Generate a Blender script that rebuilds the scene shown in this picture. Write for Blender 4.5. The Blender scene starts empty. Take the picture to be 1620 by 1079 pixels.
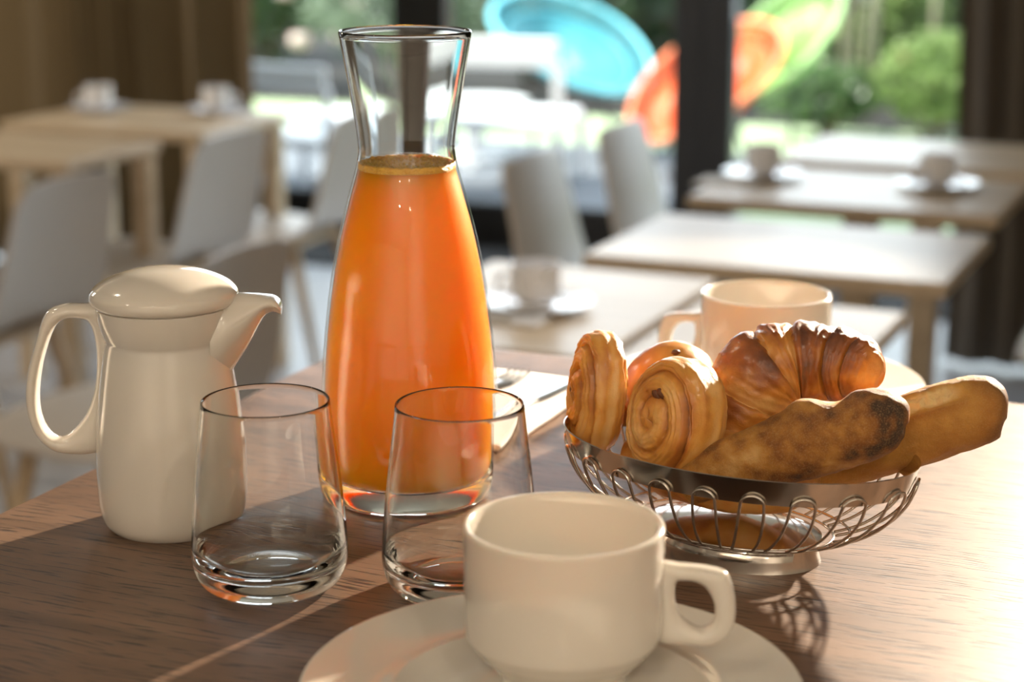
import bpy, math, random
from math import sin, cos, pi, radians as rad, sqrt, atan2, floor as fl
from mathutils import Vector, Matrix, noise

random.seed(7)
scene = bpy.context.scene
COL = scene.collection

# ---------------------------------------------------------------- camera
CAMZ = 1.422
FPX = 2990.0
PITCH = math.atan(737.0 / FPX)
cam_d = bpy.data.cameras.new('camera')
cam = bpy.data.objects.new('camera', cam_d)
COL.objects.link(cam)
cam.location = (0, 0, CAMZ)
cam.rotation_euler = (pi / 2 - PITCH, 0, 0)
cam_d.sensor_width = 36
cam_d.lens = 36 * FPX / 1620
cam_d.clip_start = 0.05
cam_d.dof.use_dof = True
cam_d.dof.focus_distance = 1.05
cam_d.dof.aperture_fstop = 5.6
scene.camera = cam

# ---------------------------------------------------------------- world, sun, lamps, exposure
w = bpy.data.worlds.new('sky')
scene.world = w
w.use_nodes = True
wb = w.node_tree.nodes['Background']
wb.inputs[0].default_value = (0.80, 0.90, 1.0, 1)
wb.inputs[1].default_value = 3.4


def lamp(name, kind, loc, target, energy, color, size=None, **kw):
    d = bpy.data.lights.new(name, kind)
    d.energy = energy
    d.color = color
    if kind == 'AREA':
        d.shape = kw.get('shape', 'DISK')
        d.size = size
        if 'size_y' in kw:
            d.size_y = kw['size_y']
    elif kind == 'SPOT':
        d.shadow_soft_size = size
        d.spot_size = kw['cone']
        d.spot_blend = kw.get('blend', 0.5)
    elif kind == 'SUN':
        d.angle = size
    o = bpy.data.objects.new(name, d)
    COL.objects.link(o)
    o.location = loc
    o.rotation_euler = (Vector(target) - Vector(loc)).to_track_quat('-Z', 'Y').to_euler()
    return o


lamp('sun', 'SUN', (-5, 6.2, 6.5), (0, 7.2, 0), 12.0, (1.0, 0.95, 0.86), rad(0.6))
# low, warm, hard light falling on the near table from the right
lamp('table_spot', 'SPOT', (1.16, 2.62, 1.72), (0.05, 1.07, 1.05), 820, (1.0, 0.83, 0.64), 0.03, cone=rad(40), blend=0.45)
# room lamps under the ceiling, behind the camera and over the room
for lx, ly in ((-1.2, -1.6), (0.1, -1.7), (1.3, -1.2), (-1.6, 0.2), (1.7, 0.5), (-1.3, 1.9), (-0.5, -0.7), (0.6, -0.5), (-0.9, -2.6), (0.5, -2.7)):
    lamp('ceiling_lamp', 'AREA', (lx, ly, 2.66), (lx, ly, 0), 5, (1.0, 0.84, 0.64), 0.05)
lamp('fill_light', 'AREA', (-0.7, -1.3, 1.5), (-0.9, -4.0, 1.7), 130, (1.0, 0.92, 0.83), 2.2)  # added fill, bounced off the rear wall to soften the fronts
lamp('fill_light', 'AREA', (-3.5, 4.9, 2.3), (-1.5, 5.9, 0.8), 46, (1.0, 0.86, 0.68), 0.7)  # added fill grazing the left curtain folds and tables
lamp('table_spot', 'SPOT', (1.72, 5.0, 2.45), (0.12, 2.86, 0.75), 330, (1.0, 0.96, 0.92), 0.05, cone=rad(21), blend=0.4)  # added spot inside the room, brightens the table behind the basket
lamp('window_light', 'AREA', (0.55, 6.75, 1.7), (0.35, 4.0, 0.7), 42, (0.88, 0.94, 1.0), 3.0, shape='RECTANGLE', size_y=1.7)

scene.view_settings.view_transform = 'Standard'
scene.view_settings.look = 'None'
scene.view_settings.gamma = 1
scene.view_settings.use_curve_mapping = False
scene.view_settings.exposure = 0.0
cy = scene.cycles
cy.use_denoising = True
cy.max_bounces = 20
cy.transmission_bounces = 16
cy.transparent_max_bounces = 24
cy.glossy_bounces = 6
cy.diffuse_bounces = 3
cy.sample_clamp_indirect = 6
cy.sample_clamp_direct = 0
cy.blur_glossy = 0.05

# ---------------------------------------------------------------- materials


def new_mat(name):
    m = bpy.data.materials.new(name)
    m.use_nodes = True
    nt = m.node_tree
    return m, nt, nt.nodes['Principled BSDF']


def N(nt, kind, **kw):
    n = nt.nodes.new(kind)
    for k, v in kw.items():
        setattr(n, k, v)
    return n


def plain(name, col, rough=0.5, metal=0.0, coat=0.0, sss=0.0, noise_amt=0.06, noise_scale=8, bump=0.0, bump_scale=60, spec=0.5, sheen=0.0):
    m, nt, b = new_mat(name)
    tc = N(nt, 'ShaderNodeTexCoord')
    nz = N(nt, 'ShaderNodeTexNoise')
    nz.inputs['Scale'].default_value = noise_scale
    nz.inputs['Detail'].default_value = 4
    nt.links.new(tc.outputs['Object'], nz.inputs['Vector'])
    mx = N(nt, 'ShaderNodeMix', data_type='RGBA')
    mx.inputs[6].default_value = (*[c * (1 - noise_amt) for c in col], 1)
    mx.inputs[7].default_value = (*[min(1, c * (1 + noise_amt)) for c in col], 1)
    nt.links.new(nz.outputs['Fac'], mx.inputs[0])
    nt.links.new(mx.outputs[2], b.inputs['Base Color'])
    b.inputs['Roughness'].default_value = rough
    b.inputs['Metallic'].default_value = metal
    b.inputs['Coat Weight'].default_value = coat
    b.inputs['Coat Roughness'].default_value = 0.04
    b.inputs['Specular IOR Level'].default_value = spec
    b.inputs['Sheen Weight'].default_value = sheen
    if sss:
        b.inputs['Subsurface Weight'].default_value = sss
        b.inputs['Subsurface Radius'].default_value = (1, 0.7, 0.45)
        b.inputs['Subsurface Scale'].default_value = 0.006
    if bump:
        n2 = N(nt, 'ShaderNodeTexNoise')
        n2.inputs['Scale'].default_value = bump_scale
        n2.inputs['Detail'].default_value = 5
        nt.links.new(tc.outputs['Object'], n2.inputs['Vector'])
        bp = N(nt, 'ShaderNodeBump')
        bp.inputs['Strength'].default_value = bump
        bp.inputs['Distance'].default_value = 0.002
        nt.links.new(n2.outputs['Fac'], bp.inputs['Height'])
        nt.links.new(bp.outputs[0], b.inputs['Normal'])
    return m


def ramp(nt, stops, interp='LINEAR'):
    r = N(nt, 'ShaderNodeValToRGB')
    r.color_ramp.interpolation = interp
    els = r.color_ramp.elements
    while len(els) < len(stops):
        els.new(0.5)
    for e, (p, c) in zip(els, stops):
        e.position = p
        e.color = (*c, 1) if len(c) == 3 else c
    return r


def wood(name, dark, light, pore, rough, fine=1.0, pore_amt=0.7, coat=0.0):
    m, nt, b = new_mat(name)
    tc = N(nt, 'ShaderNodeTexCoord')
    mp = N(nt, 'ShaderNodeMapping')
    mp.inputs['Scale'].default_value = (2.2 * fine, 38 * fine, 38 * fine)
    n1 = N(nt, 'ShaderNodeTexNoise')
    n1.inputs['Scale'].default_value = 1.0
    n1.inputs['Detail'].default_value = 6
    n1.inputs['Distortion'].default_value = 0.5
    nt.links.new(tc.outputs['Object'], mp.inputs['Vector'])
    nt.links.new(mp.outputs[0], n1.inputs['Vector'])
    r1 = ramp(nt, [(0.30, dark), (0.68, light)])
    nt.links.new(n1.outputs['Fac'], r1.inputs['Fac'])
    mp2 = N(nt, 'ShaderNodeMapping')
    mp2.inputs['Scale'].default_value = (30 * fine, 520 * fine, 520 * fine)
    n2 = N(nt, 'ShaderNodeTexNoise')
    n2.inputs['Scale'].default_value = 1.0
    n2.inputs['Detail'].default_value = 2
    # wavy grain: low-frequency noise added to the coordinate
    n3 = N(nt, 'ShaderNodeTexNoise')
    n3.inputs['Scale'].default_value = 5
    vm = N(nt, 'ShaderNodeVectorMath', operation='MULTIPLY_ADD')
    vm.inputs[1].default_value = (0.0, 0.035, 0.0)
    nt.links.new(tc.outputs['Object'], n3.inputs['Vector'])
    nt.links.new(n3.outputs['Color'], vm.inputs[0])
    nt.links.new(tc.outputs['Object'], vm.inputs[2])
    nt.links.new(vm.outputs[0], mp2.inputs['Vector'])
    nt.links.new(mp2.outputs[0], n2.inputs['Vector'])
    r2 = ramp(nt, [(0.37, (1, 1, 1)), (0.44, (0, 0, 0))])
    nt.links.new(n2.outputs['Fac'], r2.inputs['Fac'])
    mul = N(nt, 'ShaderNodeMath', operation='MULTIPLY')
    mul.inputs[1].default_value = pore_amt
    nt.links.new(r2.outputs['Color'], mul.inputs[0])
    mx = N(nt, 'ShaderNodeMix', data_type='RGBA')
    mx.inputs[7].default_value = (*pore, 1)
    nt.links.new(mul.outputs[0], mx.inputs[0])
    nt.links.new(r1.outputs['Color'], mx.inputs[6])
    nt.links.new(mx.outputs[2], b.inputs['Base Color'])
    b.inputs['Roughness'].default_value = rough
    b.inputs['Coat Weight'].default_value = coat
    b.inputs['Coat Roughness'].default_value = 0.25
    bp = N(nt, 'ShaderNodeBump')
    bp.inputs['Strength'].default_value = 0.35
    bp.inputs['Distance'].default_value = 0.0006
    bp.invert = True
    nt.links.new(mul.outputs[0], bp.inputs['Height'])
    nt.links.new(bp.outputs[0], b.inputs['Normal'])
    return m


def glass_mat():
    m, nt, b = new_mat('clear_glass')
    nt.nodes.remove(b)
    g = N(nt, 'ShaderNodeBsdfGlass')
    g.inputs['IOR'].default_value = 1.5
    g.inputs['Roughness'].default_value = 0.0
    g.inputs['Color'].default_value = (0.985, 0.99, 0.985, 1)
    nt.links.new(g.outputs[0], nt.nodes['Material Output'].inputs[0])
    return m


def thin_glass_mat(name='thin_glass', tint=(0.97, 0.98, 0.97), ior=1.5):
    m, nt, b = new_mat(name)
    nt.nodes.remove(b)
    t = N(nt, 'ShaderNodeBsdfTransparent')
    t.inputs[0].default_value = (*tint, 1)
    g = N(nt, 'ShaderNodeBsdfGlossy')
    g.inputs['Roughness'].default_value = 0.01
    lw = N(nt, 'ShaderNodeLayerWeight')
    lw.inputs['Blend'].default_value = 0.5
    pw = N(nt, 'ShaderNodeMath', operation='POWER')
    pw.inputs[1].default_value = 5.0
    nt.links.new(lw.outputs['Facing'], pw.inputs[0])
    f0 = ((ior - 1) / (ior + 1)) ** 2
    f = N(nt, 'ShaderNodeMath', operation='MULTIPLY_ADD')
    f.inputs[1].default_value = (1 - f0) * 0.8
    f.inputs[2].default_value = f0
    nt.links.new(pw.outputs[0], f.inputs[0])
    mx = N(nt, 'ShaderNodeMixShader')
    nt.links.new(f.outputs[0], mx.inputs[0])
    nt.links.new(t.outputs[0], mx.inputs[1])
    nt.links.new(g.outputs[0], mx.inputs[2])
    nt.links.new(mx.outputs[0], nt.nodes['Material Output'].inputs[0])
    return m


def juice_mat():
    m, nt, b = new_mat('orange_juice')
    tc = N(nt, 'ShaderNodeTexCoord')
    n1 = N(nt, 'ShaderNodeTexNoise')
    n1.inputs['Scale'].default_value = 14
    n1.inputs['Detail'].default_value = 5
    nt.links.new(tc.outputs['Object'], n1.inputs['Vector'])
    r = ramp(nt, [(0.3, (1.0, 0.27, 0.0)), (0.7, (1.0, 0.38, 0.001))])
    nt.links.new(n1.outputs['Fac'], r.inputs['Fac'])
    nt.links.new(r.outputs['Color'], b.inputs['Base Color'])
    b.inputs['Roughness'].default_value = 0.35
    b.inputs['Subsurface Weight'].default_value = 1.0
    b.inputs['Subsurface Radius'].default_value = (1.0, 0.52, 0.02)
    b.inputs['Subsurface Scale'].default_value = 0.055
    return m


def crust(name, stops, coat=0.0, rough=0.5, spots=60, bump=0.5, flour=0.0, sss=0.25):
    """Baked crust: the per-vertex 'tone' (how deeply it is baked there; on the bun its lit side too) plus noise drives the colour."""
    m, nt, b = new_mat(name)
    tc = N(nt, 'ShaderNodeTexCoord')
    at = N(nt, 'ShaderNodeAttribute', attribute_name='tone')
    n1 = N(nt, 'ShaderNodeTexNoise')
    n1.inputs['Scale'].default_value = 28
    n1.inputs['Detail'].default_value = 7
    n1.inputs['Roughness'].default_value = 0.65
    nt.links.new(tc.outputs['Object'], n1.inputs['Vector'])
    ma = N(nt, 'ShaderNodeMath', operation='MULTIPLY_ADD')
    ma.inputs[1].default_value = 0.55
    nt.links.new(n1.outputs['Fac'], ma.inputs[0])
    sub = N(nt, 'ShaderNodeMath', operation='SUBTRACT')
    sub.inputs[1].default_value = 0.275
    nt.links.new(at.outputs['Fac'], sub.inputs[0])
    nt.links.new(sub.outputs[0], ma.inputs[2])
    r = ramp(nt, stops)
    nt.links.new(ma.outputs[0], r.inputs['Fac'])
    out = r.outputs['Color']
    n2 = N(nt, 'ShaderNodeTexNoise')
    n2.inputs['Scale'].default_value = spots * 14
    n2.inputs['Detail'].default_value = 3
    nt.links.new(tc.outputs['Object'], n2.inputs['Vector'])
    if flour:
        r2 = ramp(nt, [(0.48, (0, 0, 0)), (0.68, (1, 1, 1))])
        nt.links.new(n2.outputs['Fac'], r2.inputs['Fac'])
        mu = N(nt, 'ShaderNodeMath', operation='MULTIPLY')
        mu.inputs[1].default_value = flour
        nt.links.new(r2.outputs['Color'], mu.inputs[0])
        mx = N(nt, 'ShaderNodeMix', data_type='RGBA')
        mx.inputs[7].default_value = (0.62, 0.40, 0.17, 1)
        nt.links.new(mu.outputs[0], mx.inputs[0])
        nt.links.new(out, mx.inputs[6])
        out = mx.outputs[2]
    nt.links.new(out, b.inputs['Base Color'])
    b.inputs['Roughness'].default_value = rough
    b.inputs['Coat Weight'].default_value = coat
    b.inputs['Coat Roughness'].default_value = 0.22
    b.inputs['Subsurface Weight'].default_value = sss
    b.inputs['Subsurface Radius'].default_value = (1.0, 0.45, 0.15)
    b.inputs['Subsurface Scale'].default_value = 0.006
    n3 = N(nt, 'ShaderNodeTexNoise')
    n3.inputs['Scale'].default_value = spots * 2.2
    n3.inputs['Detail'].default_value = 8
    n3.inputs['Roughness'].default_value = 0.7
    nt.links.new(tc.outputs['Object'], n3.inputs['Vector'])
    bp = N(nt, 'ShaderNodeBump')
    bp.inputs['Strength'].default_value = bump
    bp.inputs['Distance'].default_value = 0.003
    nt.links.new(n3.outputs['Fac'], bp.inputs['Height'])
    nt.links.new(bp.outputs[0], b.inputs['Normal'])
    return m


def leaf_mat(name, a, c, trans=0.5):
    m, nt, b = new_mat(name)
    tc = N(nt, 'ShaderNodeTexCoord')
    n1 = N(nt, 'ShaderNodeTexNoise')
    n1.inputs['Scale'].default_value = 6
    n1.inputs['Detail'].default_value = 3
    nt.links.new(tc.outputs['Object'], n1.inputs['Vector'])
    r = ramp(nt, [(0.35, a), (0.65, c)])
    nt.links.new(n1.outputs['Fac'], r.inputs['Fac'])
    nt.links.new(r.outputs['Color'], b.inputs['Base Color'])
    b.inputs['Roughness'].default_value = 0.35
    tr = N(nt, 'ShaderNodeBsdfTranslucent')
    nt.links.new(r.outputs['Color'], tr.inputs[0])
    mx = N(nt, 'ShaderNodeMixShader')
    mx.inputs[0].default_value = trans
    nt.links.new(b.outputs[0], mx.inputs[1])
    nt.links.new(tr.outputs[0], mx.inputs[2])
    nt.links.new(mx.outputs[0], nt.nodes['Material Output'].inputs[0])
    return m


M = {}
M['porcelain'] = plain('cream_porcelain', (0.72, 0.675, 0.60), 0.12, coat=0.7, sss=0.15, noise_amt=0.01)
M['porcelain2'] = plain('white_porcelain', (0.84, 0.85, 0.88), 0.18, coat=0.6, noise_amt=0.01)
M['glass'] = glass_mat()
M['thin'] = thin_glass_mat()
M['pane'] = thin_glass_mat('window_pane_glass', (0.96, 0.98, 0.97), 1.35)
M['juice'] = juice_mat()
M['foam'] = plain('juice_foam', (1.0, 0.46, 0.07), 0.35, sss=0.6, noise_amt=0.25, noise_scale=260, bump=0.8, bump_scale=500)
M['table'] = wood('stained_oak', (0.110, 0.063, 0.037), (0.205, 0.121, 0.075), (0.016, 0.010, 0.007), 0.42, pore_amt=0.9, coat=0.15)
M['birch'] = wood('pale_oak', (0.50, 0.385, 0.25), (0.66, 0.53, 0.37), (0.36, 0.26, 0.16), 0.42, fine=0.5, pore_amt=0.3, coat=0.15)
M['steel'] = plain('polished_steel', (0.66, 0.62, 0.57), 0.13, metal=1.0, noise_amt=0.02)
M['wire'] = plain('steel_wire', (0.60, 0.56, 0.51), 0.18, metal=1.0, noise_amt=0.02)
M['cutlery'] = plain('cutlery_steel', (0.75, 0.75, 0.76), 0.16, metal=1.0, noise_amt=0.02)
M['shell'] = plain('ivory_plastic', (0.60, 0.54, 0.475), 0.38, noise_amt=0.02)
M['leg_wood'] = wood('beech_legs', (0.48, 0.35, 0.21), (0.60, 0.46, 0.30), (0.38, 0.26, 0.15), 0.45, fine=0.6, pore_amt=0.3)
M['napkin'] = plain('white_napkin', (0.86, 0.86, 0.86), 0.85, noise_amt=0.02, bump=0.3, bump_scale=500)
M['curtain'] = plain('olive_brown_curtain', (0.155, 0.110, 0.052), 0.85, noise_amt=0.12, noise_scale=3, sheen=0.15)
M['curtain2'] = plain('dark_brown_curtain', (0.085, 0.066, 0.045), 0.85, noise_amt=0.12, noise_scale=3, sheen=0.15)
M['floor'] = plain('grey_floor', (0.42, 0.43, 0.46), 0.25, noise_amt=0.12, noise_scale=2)
M['mat'] = plain('floor_shade', (0.022, 0.022, 0.024), 0.9, noise_amt=0.3, noise_scale=90)  # dark colour for the shade on the floor along the doors
M['wall'] = plain('warm_plaster', (0.55, 0.49, 0.41), 0.85, noise_amt=0.05)
M['frame'] = plain('anthracite_frame', (0.018, 0.018, 0.020), 0.45, noise_amt=0.1)
M['lawn'] = plain('lawn', (0.36, 0.45, 0.27), 0.9, noise_amt=0.35, noise_scale=3)
M['paving'] = plain('terrace_paving', (0.15, 0.165, 0.19), 0.8, noise_amt=0.15, noise_scale=4)  # dark blue-grey: shade on the left terrace put into the colour
M['soil'] = plain('dark_soil', (0.018, 0.016, 0.014), 0.95, noise_amt=0.4, noise_scale=12)
M['white_metal'] = plain('white_lacquered_metal', (0.88, 0.89, 0.92), 0.4, noise_amt=0.02)
M['dark_metal'] = plain('dark_metal', (0.03, 0.03, 0.035), 0.4, noise_amt=0.1)
M['turquoise'] = leaf_mat('turquoise_cord', (0.07, 0.33, 0.40), (0.09, 0.38, 0.44), 0.25)
M['turquoise_rim'] = leaf_mat('pale_turquoise_rim', (0.20, 0.70, 0.82), (0.25, 0.74, 0.85), 0.1)
M['orange'] = leaf_mat('orange_cord', (0.95, 0.13, 0.03), (1.0, 0.20, 0.05), 0.25)
M['orange_rim'] = leaf_mat('pale_orange_rim', (0.95, 0.28, 0.12), (1.0, 0.34, 0.16), 0.1)
M['lime'] = leaf_mat('lime_cord', (0.30, 0.58, 0.16), (0.36, 0.64, 0.20), 0.25)
M['lime_rim'] = leaf_mat('pale_lime_rim', (0.45, 0.70, 0.30), (0.5, 0.74, 0.34), 0.1)
M['leaf_a'] = leaf_mat('mid_green_leaves', (0.05, 0.115, 0.035), (0.17, 0.26, 0.11))
M['leaf_b'] = leaf_mat('bright_green_leaves', (0.15, 0.25, 0.06), (0.34, 0.44, 0.17))
M['leaf_c'] = leaf_mat('dark_green_leaves', (0.02, 0.045, 0.025), (0.06, 0.11, 0.05))
M['leaf_d'] = leaf_mat('greyish_green_leaves', (0.14, 0.20, 0.13), (0.30, 0.36, 0.26))
M['blossom'] = leaf_mat('pale_pink_blossom', (0.80, 0.60, 0.56), (0.86, 0.74, 0.68), 0.3)
M['stem'] = plain('brown_stems', (0.20, 0.14, 0.08), 0.8, noise_amt=0.2)
M['cane'] = plain('pale_canes', (0.42, 0.38, 0.26), 0.6, noise_amt=0.2)
M['pastry'] = crust('glazed_pastry', [(0.0, (0.80, 0.50, 0.19)), (0.35, (0.72, 0.34, 0.065)), (0.65, (0.50, 0.17, 0.022)), (1.0, (0.17, 0.045, 0.012))], coat=0.45, rough=0.42, bump=0.35)
M['croissant'] = crust('croissant_crust', [(0.0, (0.76, 0.42, 0.13)), (0.35, (0.60, 0.24, 0.035)), (0.65, (0.33, 0.095, 0.012)), (1.0, (0.12, 0.035, 0.012))], coat=0.5, rough=0.4, bump=0.5)
M['brioche'] = crust('brioche_crust', [(0.0, (0.82, 0.50, 0.17)), (0.35, (0.66, 0.30, 0.06)), (0.65, (0.46, 0.15, 0.025)), (1.0, (0.15, 0.04, 0.012))], coat=0.5, rough=0.35, bump=0.08, sss=0.35)
M['baguette'] = crust('dark_baguette_crust', [(0.0, (0.78, 0.48, 0.18)), (0.35, (0.54, 0.25, 0.045)), (0.65, (0.29, 0.105, 0.018)), (1.0, (0.05, 0.025, 0.014))], rough=0.6, bump=0.9, spots=90, flour=0.32)
M['baguette2'] = crust('golden_baguette_crust', [(0.0, (0.88, 0.62, 0.28)), (0.35, (0.64, 0.33, 0.065)), (0.65, (0.42, 0.18, 0.028)), (1.0, (0.12, 0.05, 0.02))], rough=0.6, bump=0.7, spots=90, flour=0.18)
M['raisin'] = plain('dark_raisin', (0.14, 0.05, 0.022), 0.35, noise_amt=0.3, noise_scale=300)

# ---------------------------------------------------------------- mesh helpers


def build(name, verts, faces, mat, parent=None, smooth=True, sharp=None, tone=None, mat_ids=None, extra_mats=()):
    me = bpy.data.meshes.new(name)
    me.from_pydata([tuple(v) for v in verts], [], faces)
    me.update()
    if smooth:
        me.polygons.foreach_set('use_smooth', [True] * len(me.polygons))
        if sharp:
            me.set_sharp_from_angle(angle=rad(sharp))
    me.materials.append(mat)
    for e in extra_mats:
        me.materials.append(e)
    if mat_ids:
        me.polygons.foreach_set('material_index', mat_ids)
    if tone is not None:
        at = me.attributes.new('tone', 'FLOAT', 'POINT')
        at.data.foreach_set('value', tone)
    o = bpy.data.objects.new(name, me)
    COL.objects.link(o)
    if parent:
        o.parent = parent
    return o


def thing(name, label, cat, loc=(0, 0, 0), rz=0.0, group=None):
    o = bpy.data.objects.new(name, None)
    o.empty_display_size = 0.05
    COL.objects.link(o)
    o.location = loc
    o.rotation_euler = (0, 0, rz)
    return tag(o, label, cat, group)


def tag(o, label, cat, group=None):
    o['label'] = label
    o['category'] = cat
    if group:
        o['group'] = group
    return o


def struct(o):
    o['kind'] = 'structure'
    return o


def stuff(o):
    o['kind'] = 'stuff'
    return o


def dup(root, loc, rz, label, group=None):
    r = root.copy()
    COL.objects.link(r)
    r.location = loc
    r.rotation_euler = (0, 0, rz)
    r['label'] = label
    if group:
        r['group'] = group
    for ch in list(root.children):
        c = ch.copy()
        COL.objects.link(c)
        c.parent = r
        for g in list(ch.children):
            d = g.copy()
            COL.objects.link(d)
            d.parent = c
    return r


def smooth_curve(pts, k=6, closed=False):
    """Catmull-Rom through points of any dimension."""
    n = len(pts)
    out = []
    rng = range(n) if closed else range(n - 1)
    for i in rng:
        if closed:
            p0, p1, p2, p3 = pts[(i - 1) % n], pts[i], pts[(i + 1) % n], pts[(i + 2) % n]
        else:
            p0, p1, p2, p3 = pts[max(i - 1, 0)], pts[i], pts[i + 1], pts[min(i + 2, n - 1)]
        for j in range(k):
            t = j / k
            out.append(tuple(0.5 * (2 * b + (c - a) * t + (2 * a - 5 * b + 4 * c - d) * t * t + (3 * b - a - 3 * c + d) * t ** 3)
                             for a, b, c, d in zip(p0, p1, p2, p3)))
    if not closed:
        out.append(tuple(pts[-1]))
    return out


def lathe_data(prof, n=96, closed=False, s=1.0):
    """Revolve (r, z) pairs; r=0 ends become poles."""
    V, F, rings = [], [], []
    for r, z in prof:
        if r < 1e-7:
            rings.append([len(V)])
            V.append((0, 0, z * s))
        else:
            rings.append(list(range(len(V), len(V) + n)))
            for i in range(n):
                a = 2 * pi * i / n
                V.append((r * s * cos(a), r * s * sin(a), z * s))
    pairs = list(zip(rings[:-1], rings[1:]))
    if closed:
        pairs.append((rings[-1], rings[0]))
    for A, B in pairs:
        if len(A) == 1 and len(B) == 1:
            continue
        for i in range(n):
            j = (i + 1) % n
            if len(A) == 1:
                F.append((A[0], B[j], B[i]))
            elif len(B) == 1:
                F.append((A[i], A[j], B[0]))
            else:
                F.append((A[i], A[j], B[j], B[i]))
    return V, F


def lathe(name, prof, mat, parent=None, n=96, closed=False, s=1.0, sharp=None):
    V, F = lathe_data(prof, n, closed, s)
    return build(name, V, F, mat, parent, sharp=sharp)


def tube_data(path, radii, n=12, closed=False, up=Vector((0, 0, 1)), squash=1.0):
    P = [Vector(p) for p in path]
    m = len(P)
    if not hasattr(radii, '__len__'):
        radii = [radii] * m
    V, F = [], []
    prev = None
    for i in range(m):
        if closed:
            t = P[(i + 1) % m] - P[i - 1]
        else:
            t = P[min(i + 1, m - 1)] - P[max(i - 1, 0)]
        t.normalize()
        if prev is None:
            a = up - t * up.dot(t)
            if a.length < 1e-3:
                a = Vector((1, 0, 0)) - t * t.x
        else:
            a = prev - t * prev.dot(t)
        a.normalize()
        prev = a
        b = t.cross(a)
        for k in range(n):
            th = 2 * pi * k / n
            V.append(P[i] + (a * cos(th) * squash + b * sin(th)) * radii[i])
    segs = m if closed else m - 1
    for i in range(segs):
        for k in range(n):
            a0, a1 = i * n + k, i * n + (k + 1) % n
            b0, b1 = ((i + 1) % m) * n + k, ((i + 1) % m) * n + (k + 1) % n
            F.append((a0, b0, b1, a1))
    if not closed:
        F.append(tuple(range(n)))
        F.append(tuple(range((m - 1) * n + n - 1, (m - 1) * n - 1, -1)))
    return V, F


def tube(name, path, radii, mat, parent=None, **kw):
    V, F = tube_data(path, radii, **kw)
    return build(name, V, F, mat, parent)


def box_data(x0, x1, y0, y1, z0, z1, bev=0.004):
    """Box with chamfered vertical and horizontal edges (24 verts)."""
    c = ((x0 + x1) / 2, (y0 + y1) / 2, (z0 + z1) / 2)
    h = ((x1 - x0) / 2, (y1 - y0) / 2, (z1 - z0) / 2)
    bev = min(bev, *[q * 0.9 for q in h])
    V, idx = [], {}
    for sx in (-1, 1):
        for sy in (-1, 1):
            for sz in (-1, 1):
                for ax in range(3):
                    p = [c[i] + (sx, sy, sz)[i] * (h[i] - (0 if i == ax else bev)) for i in range(3)]
                    idx[(sx, sy, sz, ax)] = len(V)
                    V.append(tuple(p))
    F = []
    for ax in range(3):
        o1, o2 = [i for i in range(3) if i != ax]
        for s_ in (-1, 1):
            q = []
            for a, b in ((-1, -1), (1, -1), (1, 1), (-1, 1)):
                k = [0, 0, 0]
                k[ax], k[o1], k[o2] = s_, a, b
                q.append(idx[(*k, ax)])
            F.append(tuple(q))
    for ax in range(3):
        o1, o2 = [i for i in range(3) if i != ax]
        for a in (-1, 1):
            for b in (-1, 1):
                q = []
                for s_, fa in ((-1, o1), (1, o1), (1, o2), (-1, o2)):
                    k = [0, 0, 0]
                    k[ax], k[o1], k[o2] = s_, a, b
                    q.append(idx[(*k, fa)])
                F.append(tuple(q))
    for sx in (-1, 1):
        for sy in (-1, 1):
            for sz in (-1, 1):
                F.append(tuple(idx[(sx, sy, sz, ax)] for ax in range(3)))
    return V, F


def fix_normals(o):
    import bmesh
    bm = bmesh.new()
    bm.from_mesh(o.data)
    bmesh.ops.recalc_face_normals(bm, faces=bm.faces)
    bm.to_mesh(o.data)
    bm.free()
    return o


def box(name, x0, x1, y0, y1, z0, z1, mat, parent=None, bev=0.004):
    V, F = box_data(x0, x1, y0, y1, z0, z1, bev)
    return fix_normals(build(name, V, F, mat, parent, smooth=False))


def merge(parts):
    V, F = [], []
    for v, f in parts:
        o = len(V)
        V += [tuple(p) for p in v]
        F += [tuple(i + o for i in q) for q in f]
    return V, F


# near-table scale: the breakfast things are laid out in table units (1 unit = S metres)
S = 1.2
TZ = 1.05


def U(x, y, z=0.0):
    return (S * x, S * y, TZ + S * z)


CT, ST = cos(PITCH), sin(PITCH)


def at(px, py, Y):
    """World point (table units, height above the table) for a picture point at ground distance Y (units)."""
    q = (py + 197.0) * CT
    d = q * CT * Y / (FPX - q * ST)
    Z = CT * Y + ST * d
    return Vector(((px - 810.0) / FPX * Z, Y, 0.31 - d))


# room grid: everything in the room is turned by the same angle
GA = rad(-23)
GX = Vector((cos(GA), sin(GA), 0))
GY = Vector((-sin(GA), cos(GA), 0))


def grid(o, a, b, z=0.0):
    return Vector((o[0], o[1], 0)) + GX * a + GY * b + Vector((0, 0, z))


# ---------------------------------------------------------------- setting: the room
ORG = (0.29, 7.2)        # a point on the window line


def gbox(name, a0, a1, b0, b1, z0, z1, mat, parent=None, bev=0.004):
    """box in the room grid, anchored on the window line"""
    V, F = box_data(a0, a1, b0, b1, z0, z1, bev)
    o = fix_normals(build(name, V, F, mat, parent, smooth=False))
    if not parent:
        o.location = (ORG[0], ORG[1], 0)
        o.rotation_euler = (0, 0, GA)
    return o


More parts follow.
